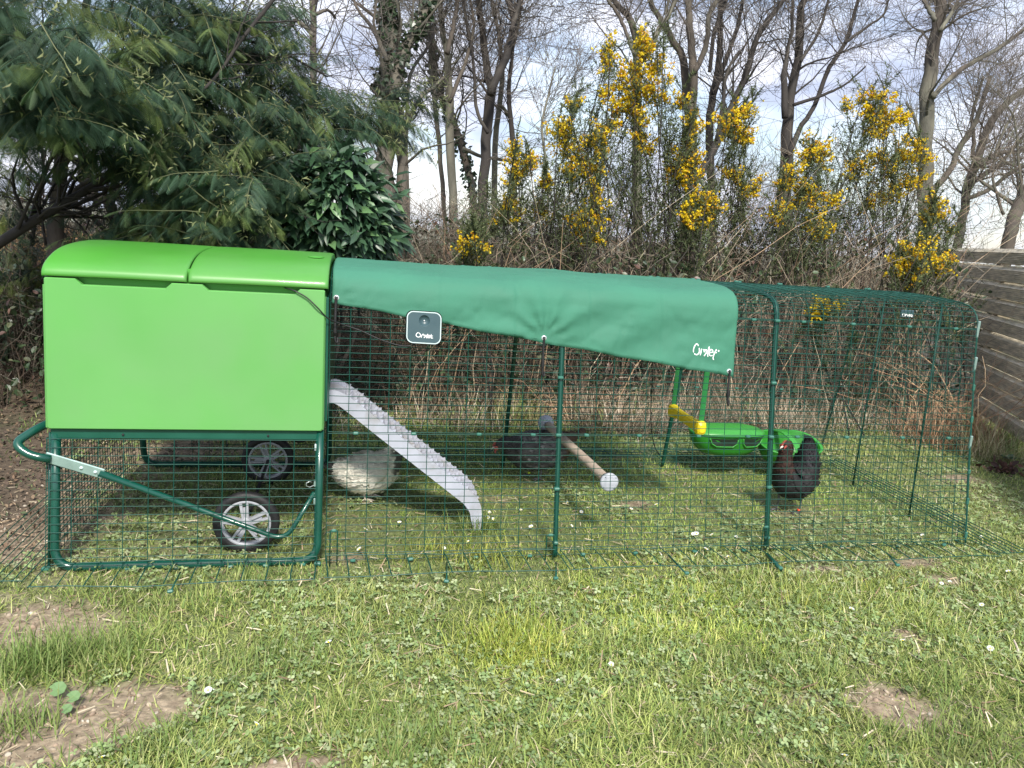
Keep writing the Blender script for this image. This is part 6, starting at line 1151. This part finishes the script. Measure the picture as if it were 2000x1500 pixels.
    for k, (lx, ly, fx) in enumerate(legs):
        f0 = o + fwd * lx * m + side * ly * m; top = f0 + upv * legz * m + fwd * fx * m; kn = f0 + upv * .045 - fwd * .006; g = G(); addtubes(g, smooth_path([top, kn, f0 + upv * .008], 10), np.concatenate([np.linspace(.009, .0045, 5), np.full(5, .0042)]), 8)
        for a, L_ in ((0, .042), (.55, .036), (-.55, .036), (math.pi, .018)):
            d = fwd * math.cos(a) + side * math.sin(a); addtubes(g, np.array([f0 + upv * .009, f0 + d * L_ * .5 + upv * .008, f0 + d * L_ + upv * .002]), np.array([.0042, .0034, .0016]), 6)
        lg = obj('leg', g, legmat, body, smooth=True)
        if k == 0 and ringcol is not None: g = G(); lathe(g, [(.0055, -.005), (.0080, -.005), (.0080, .005), (.0055, .005)], f0 + upv * .020 - fwd * .001, 'z', 14); obj('leg_ring', g, ringcol, lg, smooth=True)
    return root
def c_white(x, z, r):
    c = np.array([.84, .80, .70]) * (.9 + .15 * r.random())
    if x > 34 and z > 60: t_ = (x - 34) / 14; c = c * (1 - min(1, t_) * .85) if r.random() < .35 + .5 * t_ else c
    if x < -66: c = c * .10
    return c
def c_grey(x, z, r):
    v = .085 + .17 * r.random() ** 2 + .03 * math.sin(x * 1.1 + z * .6) if x < 22 + 16 * r.random() else .035 + .03 * r.random(); c = np.array([v * 1.0, v * .93, v * .9])
    if x < -50: c = np.array([.13, .085, .06])
    return c
def c_black(x, z, r):
    c = np.array([.011, .010, .011]) * (.7 + .8 * r.random())
    if x > 12 and z > 84: c = np.array([.036, .014, .010]) * (.5 + .9 * r.random()) * min(1, (z - 60) / 30)
    if x < -14 and z > 84: c = np.array([.022, .020, .025]) * (.7 + .7 * r.random())
    return c
f = gnd(718, 975); mm = depth(np.array([f[0], f[1], .15])) / F
hen('white hen with black tail tips and grey-flecked neck, bending behind the ladder', f, 1, mm, [(-79, 72, 2, 2), (-72, 70, 8, 5), (-60, 67, 16, 12), (-42, 61, 28, 24), (-18, 56, 39, 35), (6, 57, 43, 40), (26, 66, 39, 35), (40, 80, 28, 26), (50, 94, 17, 16), (60, 102, 12, 11), (69, 103, 10.5, 9), (76, 100, 8, 7), (80, 97, 3, 3)], c_white, .12, [(-6, -12, 2), (9, 10, 0)], None, M_leg, seed=3)
f = gnd(1042, 934); mm = depth(np.array([f[0], f[1], .12])) / F
hen('speckled dark grey hen bending its red face to the left, yellow leg ring', f, -1, mm, [(-78, 92, 3, 3), (-68, 86, 12, 6), (-52, 74, 24, 16), (-30, 62, 34, 28), (-4, 58, 39, 34), (20, 58, 38, 33), (40, 62, 30, 26), (52, 66, 20, 18), (60, 69, 13, 12), (67, 68, 11, 9), (73, 64, 9, 8), (77, 61, 4, 4)], c_grey, math.pi - .1, [(8, -12, 0), (-10, 12, 0)], M_lemon, M_legdark, seed=4, legz=34)
f = gnd(1538, 1000); mm = depth(np.array([f[0], f[1], .2])) / F
hen('black hen with red-brown neck and raised tail standing before the drinker, orange leg ring', f, -1, mm, [(-26, 147, 4, 4), (-28, 138, 12, 9), (-31, 120, 19, 17), (-31, 98, 23, 25), (-22, 74, 30, 34), (-4, 60, 32, 36), (14, 64, 27, 32), (24, 84, 19, 24), (27, 104, 15, 17), (27, 120, 13, 13), (26, 133, 12, 11), (26, 139, 10, 9), (31, 139, 8, 7), (35, 137, 3, 3)], c_black, math.pi + .22, [(-14, 14, 0), (18, -12, 0)], M_orange, M_legdark, seed=6, legz=40)
